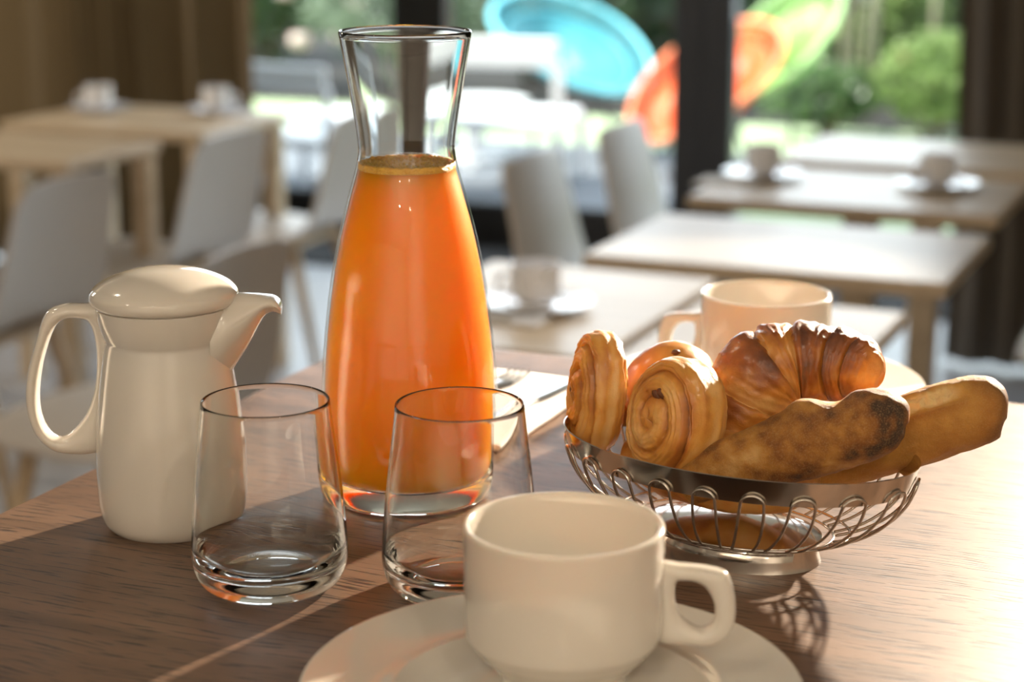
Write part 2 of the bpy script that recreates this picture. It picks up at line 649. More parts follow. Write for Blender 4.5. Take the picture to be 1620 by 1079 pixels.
struct(gbox('floor', -6.5, 4.5, -11.5, 0.0, -0.10, 0.0, M['floor']))
struct(gbox('ceiling', -6.5, 4.5, -11.5, 0.12, 2.72, 2.85, M['wall']))
struct(gbox('wall_left', -6.6, -6.45, -11.5, 0.1, 0, 2.72, M['wall']))
struct(gbox('wall_right', 4.45, 4.6, -11.5, 0.1, 0, 2.72, M['wall']))
struct(gbox('wall_rear', -6.5, 4.5, -11.6, -11.45, 0, 2.72, M['wall']))
struct(gbox('wall_back', -6.5, 4.5, -0.06, 0.10, 2.35, 2.72, M['wall']))
struct(gbox('shade_strip_1', -2.8, 3.6, -0.62, -0.08, 0.0, 0.012, M['mat']))  # dark strip laid where the floor by the doors is in shade

# glazed doors: each leaf has rails, stiles and a pane
posts = [-4.35, -2.55, -0.70, 0.46, 2.30, 4.30]
for i in range(len(posts) - 1):
    a0, a1 = posts[i], posts[i + 1]
    wd = bpy.data.objects.new('window_%d' % (i + 1), None)
    COL.objects.link(wd)
    wd.location = (ORG[0], ORG[1], 0)
    wd.rotation_euler = (0, 0, GA)
    wd['kind'] = 'structure'
    gbox('bottom_rail', a0 + 0.115, a1 - 0.115, -0.03, 0.04, 0.0, 0.17, M['frame'], wd)
    gbox('top_rail', a0 + 0.115, a1 - 0.115, -0.03, 0.04, 2.25, 2.36, M['frame'], wd)
    gbox('stile', a0 + 0.0, a0 + 0.115, -0.035, 0.045, 0.0, 2.36, M['frame'], wd)
    gbox('stile', a1 - 0.115, a1 - 0.0, -0.035, 0.045, 0.0, 2.36, M['frame'], wd)
    gbox('window_pane', a0 + 0.115, a1 - 0.115, -0.003, 0.003, 0.165, 2.255, M['pane'], wd, bev=0.0005)
    gbox('gasket', a0 + 0.095, a1 - 0.095, -0.012, -0.004, 0.155, 0.175, M['dark_metal'], wd, bev=0.001)

# outside ground
struct(gbox('terrace', -9, 0.28, 0.1, 2.9, -0.12, -0.01, M['paving']))
struct(gbox('terrace', 0.28, 9, 0.1, 0.45, -0.12, -0.01, M['paving']))
struct(gbox('lawn', 0.28, 9, 0.45, 4.1, -0.12, -0.012, M['lawn']))
struct(gbox('lawn', -9, 0.28, 2.9, 4.1, -0.12, -0.012, M['lawn']))
struct(gbox('planting_bed', -9, 12, 4.1, 14, -0.12, -0.005, M['soil']))


def curtain(label, a0, a1, b, amp, period, mat, seed=0, height=2.60):
    rnd = random.Random(seed)
    root = thing('curtain', label, 'curtain', (ORG[0], ORG[1], 0), GA)
    n = int((a1 - a0) / period * 16)
    rows = 10
    V, F = [], []
    ph = 0
    phs, amps = [], []
    for i in range(n + 1):
        a = a0 + (a1 - a0) * i / n
        ph += 2 * pi * (a1 - a0) / n / period * (1 + 0.35 * sin(a * 5.1 + seed) + 0.2 * sin(a * 11.3))
        phs.append(ph)
        amps.append(amp * (0.75 + 0.35 * sin(a * 3.7 + seed * 2)))
    for side in (0, 1):
        for r in range(rows + 1):
            z = 0.015 + (height - 0.015) * r / rows
            k = 1.0 - 0.35 * r / rows
            for i in range(n + 1):
                a = a0 + (a1 - a0) * i / n
                V.append((a + 0.012 * k * sin(2 * phs[i]) + 0.01 * sin(z * 3 + a * 4), b + amps[i] * k * sin(phs[i]) + side * 0.004, z))
    W = n + 1
    off = (rows + 1) * W
    for r in range(rows):
        for i in range(n):
            q = (r * W + i, r * W + i + 1, (r + 1) * W + i + 1, (r + 1) * W + i)
            F.append(q)
            F.append(tuple(off + x for x in reversed(q)))
    for i in range(n):
        F.append((i, off + i, off + i + 1, i + 1))
        t = rows * W + i
        F.append((t, t + 1, off + t + 1, off + t))
    for r in range(rows):
        p, q = r * W, (r + 1) * W
        F.append((p, q, off + q, off + p))
        F.append((p + n, off + p + n, off + q + n, q + n))
    build('drape', V, F, mat, root)
    tube('curtain_rail', [(a0 - 0.02, b, height + 0.01), (a1 + 0.02, b, height + 0.01)], 0.012, M['dark_metal'], root, n=8)
    return root


curtain('olive-brown pleated curtain hanging behind the two tables on the left', -4.6, -0.86, -0.95, 0.080, 0.20, M['curtain'], 3)
curtain('dark brown pleated curtain at the right edge behind the pale tables', 1.58, 4.2, -1.20, 0.050, 0.15, M['curtain2'], 5)

# ---------------------------------------------------------------- the near table (high table)
corner = Vector(U(-0.098, 1.272))
tb = thing('high_table', 'dark-stained oak high table carrying the breakfast things', 'table', (corner.x, corner.y, 0), GA)
box('table_top', 0, 1.25, -1.15, 0, TZ - 0.032, TZ, M['table'], tb, bev=0.002)
for lx, ly in ((0.06, -0.06), (1.19, -0.06), (0.06, -1.09), (1.19, -1.09)):
    box('leg', lx - 0.03, lx + 0.03, ly - 0.03, ly + 0.03, 0.0, TZ - 0.032, M['table'], tb)
box('apron', 0.09, 1.16, -0.075, -0.05, TZ - 0.10, TZ - 0.032, M['table'], tb)
box('apron', 0.09, 1.16, -1.10, -1.075, TZ - 0.10, TZ - 0.032, M['table'], tb)

# ---------------------------------------------------------------- carafe of juice
outer = [(0.036, 0.0), (0.0405, 0.0008), (0.0425, 0.004), (0.0440, 0.012), (0.0448, 0.030), (0.0449, 0.048), (0.0437, 0.072), (0.0417, 0.092),
         (0.0390, 0.112), (0.0353, 0.132), (0.0303, 0.152), (0.0256, 0.169), (0.0241, 0.178), (0.0246, 0.186), (0.0260, 0.196), (0.0292, 0.216), (0.0325, 0.2355)]
o_s = smooth_curve(outer, 5)
TH = 0.0013
inner = [(r - TH, z) for r, z in o_s if z > 0.0155]
inner_b = [(0.0, 0.0118), (0.020, 0.0119), (0.034, 0.0121), (0.0400, 0.0128), (0.0418, 0.0142)]
rimc = [(o_s[-1][0] - 0.0002, 0.2362), (o_s[-1][0] - TH * 0.5, 0.2366), (o_s[-1][0] - TH + 0.0002, 0.2362)]
prof = [(0.0, 0.0)] + o_s + rimc + list(reversed(inner)) + list(reversed(inner_b))
car = thing('carafe', 'tall glass carafe filled with orange juice, in the middle of the table', 'carafe', U(-0.052, 0.9285, 0.0003))
V, F = lathe_data(prof, 128, False, S)
ids = []
for f in F:
    zc = sum(V[i][2] for i in f) / len(f) / S
    ids.append(1 if 0.0150 < zc < 0.1738 else 0)
build('glass_body', V, F, M['glass'], car, mat_ids=ids, extra_mats=[M['thin']])
G_ = 0.00025
jp = [(0.0, 0.0122), (0.034, 0.0125), (0.0400, 0.0133), (0.0416, 0.0148)]
jp += [(r - TH - G_, z) for r, z in o_s if 0.0165 < z < 0.1695]
rtop = 0.0256 - TH - G_
jp += [(rtop, 0.1700), (rtop - 0.0008, 0.1712)]
jp += [(0.014, 0.1700), (0.0, 0.1698)]
lathe('juice', jp, M['juice'], car, n=128, s=S, sharp=60)
# froth: a ring of small bubbles against the glass
fp = [(rtop + 0.00015, 0.1690), (rtop + 0.00012, 0.1708), (rtop - 0.0004, 0.1722), (rtop - 0.0020, 0.1724), (rtop - 0.0045, 0.1716), (0.012, 0.1713), (0.006, 0.1715), (0.0, 0.1713)]
V, F = lathe_data(smooth_curve(fp, 4), 160, False, S)
V = [(x, y, z + 0.0011 * noise.noise(Vector((x, y, 0)) * 330) * (1 if z > 0.1712 * S else 0)) for x, y, z in V]
stuff(build('foam_layer', V, F, M['foam'], car))
rnd = random.Random(4)
parts = []
for i in range(420):
    a = rnd.uniform(0, 2 * pi)
    rr = rtop - 0.0008 - min(0.018, abs(rnd.gauss(0, 0.007)))
    br = rnd.uniform(0.0003, 0.0008)
    v, f = lathe_data([(0, -br), (br * .7, -br * .7), (br, 0), (br * .7, br * .7), (0, br)], 8, False, S)
    parts.append(([(p[0] + S * rr * cos(a), p[1] + S * rr * sin(a), p[2] + S * 0.1721) for p in v], f))
V, F = merge(parts)
stuff(build('froth', V, F, M['foam'], car))


# ---------------------------------------------------------------- tumblers
def tumbler(label, x, y, group):
    root = thing('tumbler', label, 'glass', U(x, y, 0.0003), 0, group)
    out = [(0.024, 0.0), (0.0268, 0.0006), (0.0305, 0.0030), (0.0332, 0.0072), (0.0346, 0.0125), (0.0349, 0.018), (0.0342, 0.030), (0.0329, 0.045),
           (0.0313, 0.060), (0.0297, 0.073), (0.0283, 0.0855)]
    o_ = smooth_curve(out, 5)
    th = 0.00095
    inn = [(r - th - 0.0007 * max(0, (0.03 - z) / 0.03), z) for r, z in o_ if z > 0.0185]
    bot = smooth_curve([(0.0, 0.0088), (0.012, 0.0090), (0.022, 0.0098), (0.0285, 0.0122), (0.0318, 0.0155)], 4)
    tr = o_[-1][0]
    rim = [(tr - 0.0001, 0.0860), (tr - th * 0.5, 0.0863), (tr - th + 0.0001, 0.0860)]
    pr = [(0.0, 0.0007), (0.018, 0.0006), (0.022, 0.0002)] + o_ + rim + list(reversed(inn)) + list(reversed(bot))
    lathe('glass_body', pr, M['glass'], root, n=128, s=S)
    return root


tumbler('empty clear glass tumbler standing in front of the cream pitcher', -0.1083, 0.799, 'clear tumblers on the high table')
tumbler('empty clear glass tumbler partly hidden behind the front coffee cup', -0.0229, 0.793, 'clear tumblers on the high table')


# ---------------------------------------------------------------- porcelain helpers
def loop_handle(name, outer, inner, depth, mat, parent, place, n=12, k=8, power=2.6):
    """Flat ring handle: matching outer and inner outlines in a plane, rounded section between them."""
    O = smooth_curve(outer, k, True)
    I = smooth_curve(inner, k, True)
    m = len(O)
    V, F = [], []
    for i in range(m):
        o, q = O[i], I[i]
        mx_, my_ = (o[0] + q[0]) / 2, (o[1] + q[1]) / 2
        hx, hy = (o[0] - q[0]) / 2, (o[1] - q[1]) / 2
        for j in range(n):
            t = 2 * pi * j / n
            c, s_ = cos(t), sin(t)
            c = math.copysign(abs(c) ** (2 / power), c)
            s_ = math.copysign(abs(s_) ** (2 / power), s_)
            V.append(place(mx_ + hx * c, my_ + hy * c, depth * s_))
    for i in range(m):
        for j in range(n):
            F.append((i * n + j, ((i + 1) % m) * n + j, ((i + 1) % m) * n + (j + 1) % n, i * n + (j + 1) % n))
    return fix_normals(build(name, V, F, mat, parent))


def make_cup(label, loc, rz, group, mat=None):
    mat = mat or M['porcelain']
    root = thing('coffee_cup', label, 'cup', loc, rz, group)
    out = [(0.0225, -0.0024), (0.0245, -0.0020), (0.0252, 0.0), (0.0265, 0.0030), (0.0300, 0.0070), (0.0332, 0.0105), (0.0343, 0.0116), (0.0350, 0.0126), (0.0376, 0.0162), (0.0384, 0.0195), (0.0387, 0.036), (0.0390, 0.0600)]
    o_ = [(0.0, 0.0), (0.021, -0.0004)] + smooth_curve(out, 3)
    rim = [(0.0390, 0.0610), (0.0384, 0.0618), (0.0375, 0.0620), (0.0366, 0.0615), (0.0362, 0.0605)]
    inn = smooth_curve([(0.0360, 0.058), (0.0357, 0.036), (0.0352, 0.024), (0.0320, 0.0135), (0.0240, 0.0075), (0.012, 0.0055), (0.0, 0.0050)], 4)
    lathe('cup_body', o_ + rim + inn, mat, root, n=112, s=S)
    ou = [(0.0365, 0.0455), (0.045, 0.0460), (0.0550, 0.0452), (0.0618, 0.0436), (0.0642, 0.0410), (0.0664, 0.0330), (0.0664, 0.0230), (0.0630, 0.0160), (0.0560, 0.0128), (0.0470, 0.0135), (0.0365, 0.0150), (0.0355, 0.029)]
    inn2 = [(0.0437, 0.0390), (0.0465, 0.0400), (0.0500, 0.0398), (0.0538, 0.0380), (0.0565, 0.0348), (0.0585, 0.0300), (0.0587, 0.0250), (0.0572, 0.0215), (0.0540, 0.0198), (0.0500, 0.0210), (0.0455, 0.0255), (0.0432, 0.032)]
    loop_handle('handle', ou, inn2, 0.0048 * S, mat, root, lambda a, b, d: (a * S, d, b * S), n=16, k=6)
    return root


def saucer_profile():
    t = [(0.0, 0.0033), (0.020, 0.0033), (0.0265, 0.0033), (0.0285, 0.0042), (0.031, 0.0050), (0.045, 0.0062), (0.054, 0.0078), (0.0600, 0.0108), (0.0618, 0.0120), (0.0640, 0.0118), (0.0700, 0.0112), (0.0800, 0.0126), (0.0920, 0.0150), (0.0958, 0.0158)]
    rim = [(0.0968, 0.0160), (0.0972, 0.0154), (0.0966, 0.0146)]
    u = [(0.0900, 0.0128), (0.0700, 0.0090), (0.0610, 0.0085), (0.0520, 0.0045), (0.0460, 0.0030), (0.0420, 0.0002), (0.0390, 0.0), (0.0375, 0.0018), (0.0, 0.0020)]
    return smooth_curve(t, 4) + rim + smooth_curve(u, 3)


def make_saucer(label, loc, group, mat=None):
    o = lathe('saucer', [(r * 0.975, z) for r, z in saucer_profile()], mat or M['porcelain'], None, n=144, s=S)
    o.location = loc
    return tag(o, label, 'saucer', group)


make_saucer('large cream saucer under the front coffee cup, cut off by the lower edge', U(0.0147, 0.660), 'saucers on the high table')
cup0 = make_cup('front cream coffee cup, empty, handle to the right, standing on the large saucer', U(0.0200, 0.690, 0.0059), rad(-3), 'coffee cups on the high table')
make_saucer('saucer under the back coffee cup, mostly hidden behind the bread basket', U(0.152, 1.098), 'saucers on the high table')
dup(cup0, U(0.152, 1.1035, 0.0059), rad(158), 'back cream coffee cup behind the croissant, glowing in the light, handle to the left', 'coffee cups on the high table')

# ---------------------------------------------------------------- cream pitcher
CX, CYY = -0.1667, 0.884
pit = thing('pitcher', 'cream porcelain coffee pitcher with lid and spout at the left', 'pitcher', U(CX, CYY, 0.0))
pb = [(0.0, 0.0022), (0.028, 0.0020), (0.0295, 0.0), (0.0312, 0.0004), (0.0338, 0.0040), (0.0353, 0.0100), (0.0359, 0.0180), (0.0360, 0.0300), (0.0357, 0.0420), (0.0345, 0.0560), (0.0328, 0.0700), (0.0308, 0.0830), (0.0294, 0.0905),
      (0.0290, 0.0935), (0.0298, 0.0960), (0.0315, 0.1020), (0.0326, 0.1085), (0.0328, 0.1100)]
pbs = smooth_curve(pb, 4)
pin = [(0.0320, 0.1106), (0.0305, 0.1100), (0.0285, 0.0950), (0.0325, 0.050), (0.0325, 0.012), (0.026, 0.006), (0.0, 0.005)]
lathe('pitcher_body', pbs + pin, M['porcelain'], pit, n=112, s=S)
lid = [(0.0, 0.1095), (0.0300, 0.1100), (0.0312, 0.1106), (0.0338, 0.1112), (0.0350, 0.1126), (0.0354, 0.1146), (0.0348, 0.1172), (0.0318, 0.1202), (0.0260, 0.1233), (0.0180, 0.1260), (0.0090, 0.1275), (0.0, 0.1279)]
lathe('lid', smooth_curve(lid, 4), M['porcelain'], pit, n=112, s=S)
# handle, to the left in the picture (a runs outwards, b is height)
def h(px, py):
    p = at(px, py, CYY)
    return (-(p.x - CX), p.z)


out_h = [h(185, 486), h(130, 481), h(92, 484), h(72, 497), h(58, 540), h(45, 590), h(43, 640), h(56, 682), h(78, 706), h(104, 716), h(150, 716), h(185, 700), h(190, 640), h(190, 560)]
in_h = [h(143, 512), h(124, 503), h(104, 504), h(88, 517), h(76, 545), h(66, 585), h(62, 628), h(66, 660), h(78, 683), h(95, 692), h(114, 682), h(138, 652), h(152, 605), h(153, 550)]
loop_handle('handle', out_h, in_h, 0.0060 * S, M['porcelain'], pit, lambda a, b, d: (-a * S, d - 0.0 * a, b * S), n=16, k=6, power=2.4)
# spout: rings from the body outwards, with a drooping lip
SP = [(0.0240, 0.1140, 0.0680, 0.0180), (0.0290, 0.1152, 0.0740, 0.0175), (0.0330, 0.1160, 0.0800, 0.0160), (0.0375, 0.1166, 0.0868, 0.0140), (0.0415, 0.1168, 0.0935, 0.0122), (0.0450, 0.1168, 0.1000, 0.0108), (0.0485, 0.1166, 0.1052, 0.0096), (0.0520, 0.1160, 0.1068, 0.0084), (0.0548, 0.1142, 0.1058, 0.0070), (0.0560, 0.1112, 0.1052, 0.0050)]
SP = smooth_curve(SP, 4)
V, F = [], []
n = 20
for (a, zt, zb, hw) in SP:
    for j in range(n):
        t = 2 * pi * j / n
        u = sin(t)
        wv = hw * (abs(cos(t)) ** 0.8) * math.copysign(1, cos(t))
        wv *= 1.0 if u > 0 else (1 + u * 0.55)
        z = (zt + zb) / 2 + (zt - zb) / 2 * u
        if u > 0.3:
            z -= 0.0022 * (1 - abs(cos(t)) ** 2) * min(1, (a - 0.03) / 0.02 if a > 0.03 else 0)
        V.append((a * S, wv * S, z * S))
m = len(SP)
for i in range(m - 1):
    for j in range(n):
        F.append((i * n + j, (i + 1) * n + j, (i + 1) * n + (j + 1) % n, i * n + (j + 1) % n))
F.append(tuple(range(n)))
F.append(tuple(range((m - 1) * n + n - 1, (m - 1) * n - 1, -1)))
fix_normals(build('spout', V, F, M['porcelain'], pit, sharp=70))

# ---------------------------------------------------------------- bread basket
BX, BY, BR = 0.1045, 0.8455, rad(-33)
bas = thing('bread_basket', 'oval stainless steel wire basket full of bread and pastries', 'basket', U(BX, BY, 0.0), BR)
BA, BB = 0.0868, 0.0535


def oval(a, fr, z, extra=0.0):
    ca, sa = cos(a), sin(a)
    return Vector(((BA * fr + extra) * ca * S, (BB * (fr + 0.10 * (1 - fr)) + extra) * sa * S, z * S))


bprof = [(0.46, 0.0115), (0.56, 0.0130), (0.70, 0.0175), (0.84, 0.0255), (0.93, 0.0345), (0.975, 0.0430), (1.0, 0.0520)]
bps = smooth_curve(bprof, 6)


def bfrac(z):
    for (f0, z0), (f1, z1) in zip(bps[:-1], bps[1:]):
        if z <= z1:
            return f0 + (f1 - f0) * max(0.0, (z - z0)) / (z1 - z0)
    return 1.0


def oval_sweep(name, sect, mat, parent, n=128, sharp=50):
    V, F = [], []
    m = len(sect)
    for i in range(n):
        a = 2 * pi * i / n
        for fr, z, e in sect:
            V.append(oval(a, fr, z, e))
    for i in range(n):
        for j in range(m):
            F.append((i * m + j, ((i + 1) % n) * m + j, ((i + 1) % n) * m + (j + 1) % m, i * m + (j + 1) % m))
    return fix_normals(build(name, V, F, mat, parent, sharp=sharp))


oval_sweep('rim_band', [(0.965, 0.0425, 0.0), (0.985, 0.0475, 0.0), (1.0, 0.0535, 0.0), (1.003, 0.0542, 0.0005), (1.003, 0.0540, 0.0012), (1.0, 0.0532, 0.0012), (0.985, 0.0475, 0.0010), (0.965, 0.0425, 0.0010)], M['steel'], bas)
oval_sweep('foot_ring', [(0.46, 0.0095, 0.0), (0.475, 0.0, 0.0), (0.485, -0.0000, 0.0012), (0.470, 0.0045, 0.0012), (0.470, 0.0105, 0.0012), (0.46, 0.0112, 0.0)], M['steel'], bas, sharp=70)
V, F = [], []
for k, (fr, z) in enumerate([(0.0, 0.0168), (0.20, 0.0162), (0.38, 0.0140), (0.50, 0.0124), (0.505, 0.0116), (0.42, 0.0100), (0.0, 0.0100)]):
    for i in range(64):
        V.append(oval(2 * pi * i / 64, fr if fr else 0.001, z))
for k in range(6):
    for i in range(64):
        F.append((k * 64 + i, k * 64 + (i + 1) % 64, (k + 1) * 64 + (i + 1) % 64, (k + 1) * 64 + i))
F.append(tuple(range(64)))
F.append(tuple(range(7 * 64 - 1, 6 * 64 - 1, -1)))
fix_normals(build('base_plate', V, F, M['steel'], bas, sharp=50))
for fr_z, ex in ((0.0125, 0.0022), (0.0150, 0.0020)):
    path = [oval(2 * pi * i / 96, bfrac(fr_z), fr_z, ex) for i in range(96)]
    V, F = tube_data(path, 0.0007 * S, n=8, closed=True)
    build('wire_ring', V, F, M['wire'], bas)
# arc-length parameter round the oval so that the loops are evenly spaced
acc, tab = 0.0, [(0.0, 0.0)]
for i in range(720):
    p, q = oval(2 * pi * i / 720, 1, 0), oval(2 * pi * (i + 1) / 720, 1, 0)
    acc += (q - p).length
    tab.append((acc, 2 * pi * (i + 1) / 720))


def ang(s_):
    s_ = (s_ % 1.0) * acc
    lo = 0
    for k in range(len(tab) - 1):
        if tab[k + 1][0] >= s_:
            lo = k
            break
    (s0, a0), (s1, a1) = tab[lo], tab[lo + 1]
    return a0 + (a1 - a0) * (s_ - s0) / (s1 - s0)


NL = 20
for k in range(NL):
    c = (k + 0.5) / NL
    hw = 0.245 / NL
    pts = []
    zs = [0.0128, 0.0140, 0.0170, 0.0210, 0.0260, 0.0310, 0.0360, 0.0400]
    for z in zs:
        kk = (z - 0.0128) / 0.0272
        pts.append(oval(ang(c - hw - 0.004 * (1 - kk)), bfrac(z), z, 0.0020))
    for j in range(7):
        t = pi * (j + 1) / 8
        z = 0.0415 + 0.0052 * sin(t)
        pts.append(oval(ang(c - hw * cos(t)), bfrac(z), z, 0.0021))
    for z in reversed(zs):
        kk = (z - 0.0128) / 0.0272
        pts.append(oval(ang(c + hw + 0.004 * (1 - kk)), bfrac(z), z, 0.0020))
    pts = smooth_curve([tuple(p) for p in pts], 3)
    V, F = tube_data(pts, 0.00072 * S, n=8)
    build('wire_loop', V, F, M['wire'], bas)


# ---------------------------------------------------------------- breads
def fbm(p, sc, oct_=4):
    return noise.fractal(Vector(p) * sc, 0.9, 2.0, oct_)


def bread_tube(name, path, radii, mat, label, cat, shape, group=None, nl=150, nr=72, up=Vector((0, 0, 1))):
    """Loaf swept along a path (table units); shape(s, th, p) -> (radius factor, tone)."""
    C = smooth_curve([tuple(p) + (r,) for p, r in zip(path, radii)], 12)
    # resample evenly
    L = [0.0]
    for a, b in zip(C[:-1], C[1:]):
        L.append(L[-1] + (Vector(a[:3]) - Vector(b[:3])).length)
    P, R = [], []
    j = 0
    for i in range(nl + 1):
        s_ = i / nl
        s_ = 0.5 - 0.5 * cos(pi * s_) if True else s_
        t = s_ * L[-1]
        while j < len(L) - 2 and L[j + 1] < t:
            j += 1
        f = (t - L[j]) / max(1e-9, L[j + 1] - L[j])
        a, b = C[j], C[j + 1]
        P.append(Vector([a[k] + (b[k] - a[k]) * f for k in range(3)]))
        R.append((a[3] + (b[3] - a[3]) * f, s_))
    V, F, T = [], [], []
    org = P[nl // 2].copy()
    for i in range(nl + 1):
        t = (P[min(i + 1, nl)] - P[max(i - 1, 0)]).normalized()
        a = (up - t * up.dot(t)).normalized()
        b = t.cross(a)
        r0, s_ = R[i]
        for k in range(nr):
            th = 2 * pi * k / nr
            d = a * cos(th) + b * sin(th)
            base = P[i] + d * r0
            fr, tone = shape(s_, th, base)
            V.append(((P[i] - org) + d * (r0 * fr)) * S)
            T.append(tone)
    for i in range(nl):
        for k in range(nr):
            F.append((i * nr + k, (i + 1) * nr + k, (i + 1) * nr + (k + 1) % nr, i * nr + (k + 1) % nr))
    V.append((P[0] - org) * S); T.append(T[0])
    V.append((P[-1] - org) * S); T.append(T[-2])
    e0, e1 = len(V) - 2, len(V) - 1
    for k in range(nr):
        F.append((e0, k, (k + 1) % nr))
        F.append((e1, nl * nr + (k + 1) % nr, nl * nr + k))
    o = fix_normals(build(name, V, F, mat, None, tone=T))
    o.location = U(org.x, org.y, org.z)
    return tag(o, label, cat, group)


def clamp(x, a=0.0, b=1.0):
    return max(a, min(b, x))


def bump(x, c, w_):
    return math.exp(-((x - c) / w_) ** 2)


# far baguette piece, golden, sticking out to the right
pA = [at(1225, 752, 0.855), at(1300, 728, 0.850), at(1400, 697, 0.842), at(1490, 668, 0.834), at(1545, 653, 0.829), at(1580, 650, 0.826), at(1594, 651, 0.825)]


def shp_far(s_, th, p):
    n1 = fbm(p, 60) * 0.035 + fbm(p, 260, 3) * 0.012
    tw = th - 0.62
    tw = (tw + pi) % (2 * pi) - pi
    win = clamp((s_ - 0.35) * 8) * clamp((0.90 - s_) * 9)
    slash = bump(tw, 0.0, 0.30) * win
    lip = bump(tw, 0.42, 0.12) * win
    rough = fbm(p, 300, 4) * 0.16 * slash
    fr = (1 + n1 + 0.13 * lip - 0.10 * slash + rough) * (1 - 0.08 * max(0, -cos(th)))
    tone = 0.50 + 0.28 * fbm(p, 38) - 0.75 * slash + 0.34 * lip + 0.32 * bump(s_, 1.02, 0.09) + 0.1 * max(0, -cos(th))
    return fr, clamp(tone, 0, 1)


bread_tube('baguette_piece', pA, [0.0150, 0.0165, 0.0176, 0.0178, 0.0168, 0.0135, 0.0035], M['baguette2'],
           'golden baguette end sticking out of the basket to the far right', 'bread', shp_far, 'baguette pieces in the basket')

# near baguette piece, darker, floury
pB = [at(1085, 772, 0.832), at(1140, 745, 0.828), at(1210, 722, 0.824), at(1290, 697, 0.818), at(1360, 676, 0.812), at(1402, 664, 0.808), at(1427, 660, 0.806), at(1438, 661, 0.805)]


def shp_near(s_, th, p):
    n1 = fbm(p, 55) * 0.045 + fbm(p, 240, 3) * 0.016
    tw = (th + 0.25 + pi) % (2 * pi) - pi
    ear = bump(s_, 0.585, 0.07) * bump(tw, 0.15, 0.55)
    dip = bump(s_, 0.735, 0.055) * bump(tw, 0.1, 0.7)
    fr = 1 + n1 + 0.17 * ear - 0.16 * dip
    crumb = bump(s_, 0.73, 0.05) * bump(tw, 0.0, 0.5)
    spot = bump(s_, 0.90, 0.035) * bump((th + pi) % (2 * pi) - pi, 0.9, 0.35)
    knob = bump(s_, 0.86, 0.07) * bump(tw, -0.1, 0.7)
    seam = bump((th + pi) % (2 * pi) - pi, 2.2, 0.25) * clamp((s_ - 0.3) * 4)
    tone = 0.50 + 0.42 * fbm(p, 45) + 0.25 * fbm(p, 170) - 0.55 * crumb + 0.45 * spot + 0.22 * knob + 0.30 * seam * (0.5 + fbm(p, 150)) + 0.22 * bump(s_, 1.0, 0.05)
    return fr * (1 + 0.04 * knob), clamp(tone, 0, 1)


bread_tube('baguette_piece', pB, [0.0090, 0.0125, 0.0150, 0.0168, 0.0160, 0.0140, 0.0092, 0.0025], M['baguette'],
           'dark floury baguette end lying over the front rim of the basket', 'bread', shp_near, 'baguette pieces in the basket')

# croissant
pC = [at(1135, 735, 0.868), at(1150, 700, 0.872), at(1172, 650, 0.878), at(1203, 600, 0.884), at(1248, 577, 0.888), at(1300, 577, 0.886), at(1345, 582, 0.880), at(1374, 592, 0.874), at(1390, 600, 0.870)]
SEG = [0.0, 0.12, 0.30, 0.50, 0.625, 0.80, 0.90, 1.0]


def shp_cro(s_, th, p):
    s2 = s_ + 0.030 * sin(th + 0.6) + 0.012 * fbm(p, 50)
    k = 0
    while k < len(SEG) - 2 and s2 > SEG[k + 1]:
        k += 1
    f = clamp((s2 - SEG[k]) / (SEG[k + 1] - SEG[k]))
    mid = 0.52
    up_ = (f if s_ < mid else 1 - f)
    step = 0.16 * (up_ ** 0.7) - 0.06
    groove = -0.13 * (math.exp(-(f / 0.06) ** 2) + math.exp(-((1 - f) / 0.06) ** 2)) * 0.7
    stri = 0.014 * sin(f * 26 + 2.0 * fbm(p, 60)) * (0.4 + 0.6 * (1 - up_))
    n1 = 0.05 * fbm(p, 70, 4) + 0.012 * fbm(p, 300, 3)
    fr = 1 + step + groove + stri + n1
    tone = 0.27 + 0.36 * up_ + 0.42 * fbm(p, 55) + 0.14 * max(0, cos(th)) - 0.20 * (1 - up_) ** 2
    if s_ > 0.62:
        tone += 0.24
    return fr, clamp(tone, 0, 1)


bread_tube('croissant', pC, [0.0075, 0.0150, 0.0200, 0.0225, 0.0205, 0.0185, 0.0170, 0.0120, 0.0050], M['croissant'],
           'browned croissant standing up behind the baguette ends', 'croissant', shp_cro, nl=260, nr=96)


def round_bun(name, c, rx, ry, rz_, rot, mat, label, cat, tones, sq=1.0, lump=0.03):
    V, F, T = [], [], []
    nl, nr = 64, 96
    for i in range(nl + 1):
        ph = pi * i / nl
        for k in range(nr):
            th = 2 * pi * k / nr
            d = Vector((sin(ph) * cos(th), sin(ph) * sin(th), cos(ph)))
            r = 1 + lump * fbm(d, 1.4, 3)
            V.append(Vector((d.x * rx, d.y * ry, d.z * rz_ * (1 if d.z > 0 else 0.8))) * r * S)
            T.append(clamp(tones(d)))
    for i in range(nl):
        for k in range(nr):
            F.append((i * nr + k, (i + 1) * nr + k, (i + 1) * nr + (k + 1) % nr, i * nr + (k + 1) % nr))
    o = fix_normals(build(name, V, F, mat, None, tone=T))
    o.location = U(*c)
    o.rotation_euler = rot
    return tag(o, label, cat)


bc = at(1062, 622, 0.905)
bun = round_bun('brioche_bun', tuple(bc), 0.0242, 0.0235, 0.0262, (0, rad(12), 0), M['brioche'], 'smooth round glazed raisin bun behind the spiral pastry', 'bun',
                lambda d: 0.30 + 0.42 * clamp(-d.x * 0.8 - d.z * 0.3 + 0.1) + 0.12 * fbm(d, 2.0))  # lit upper right painted paler, left and underside darker


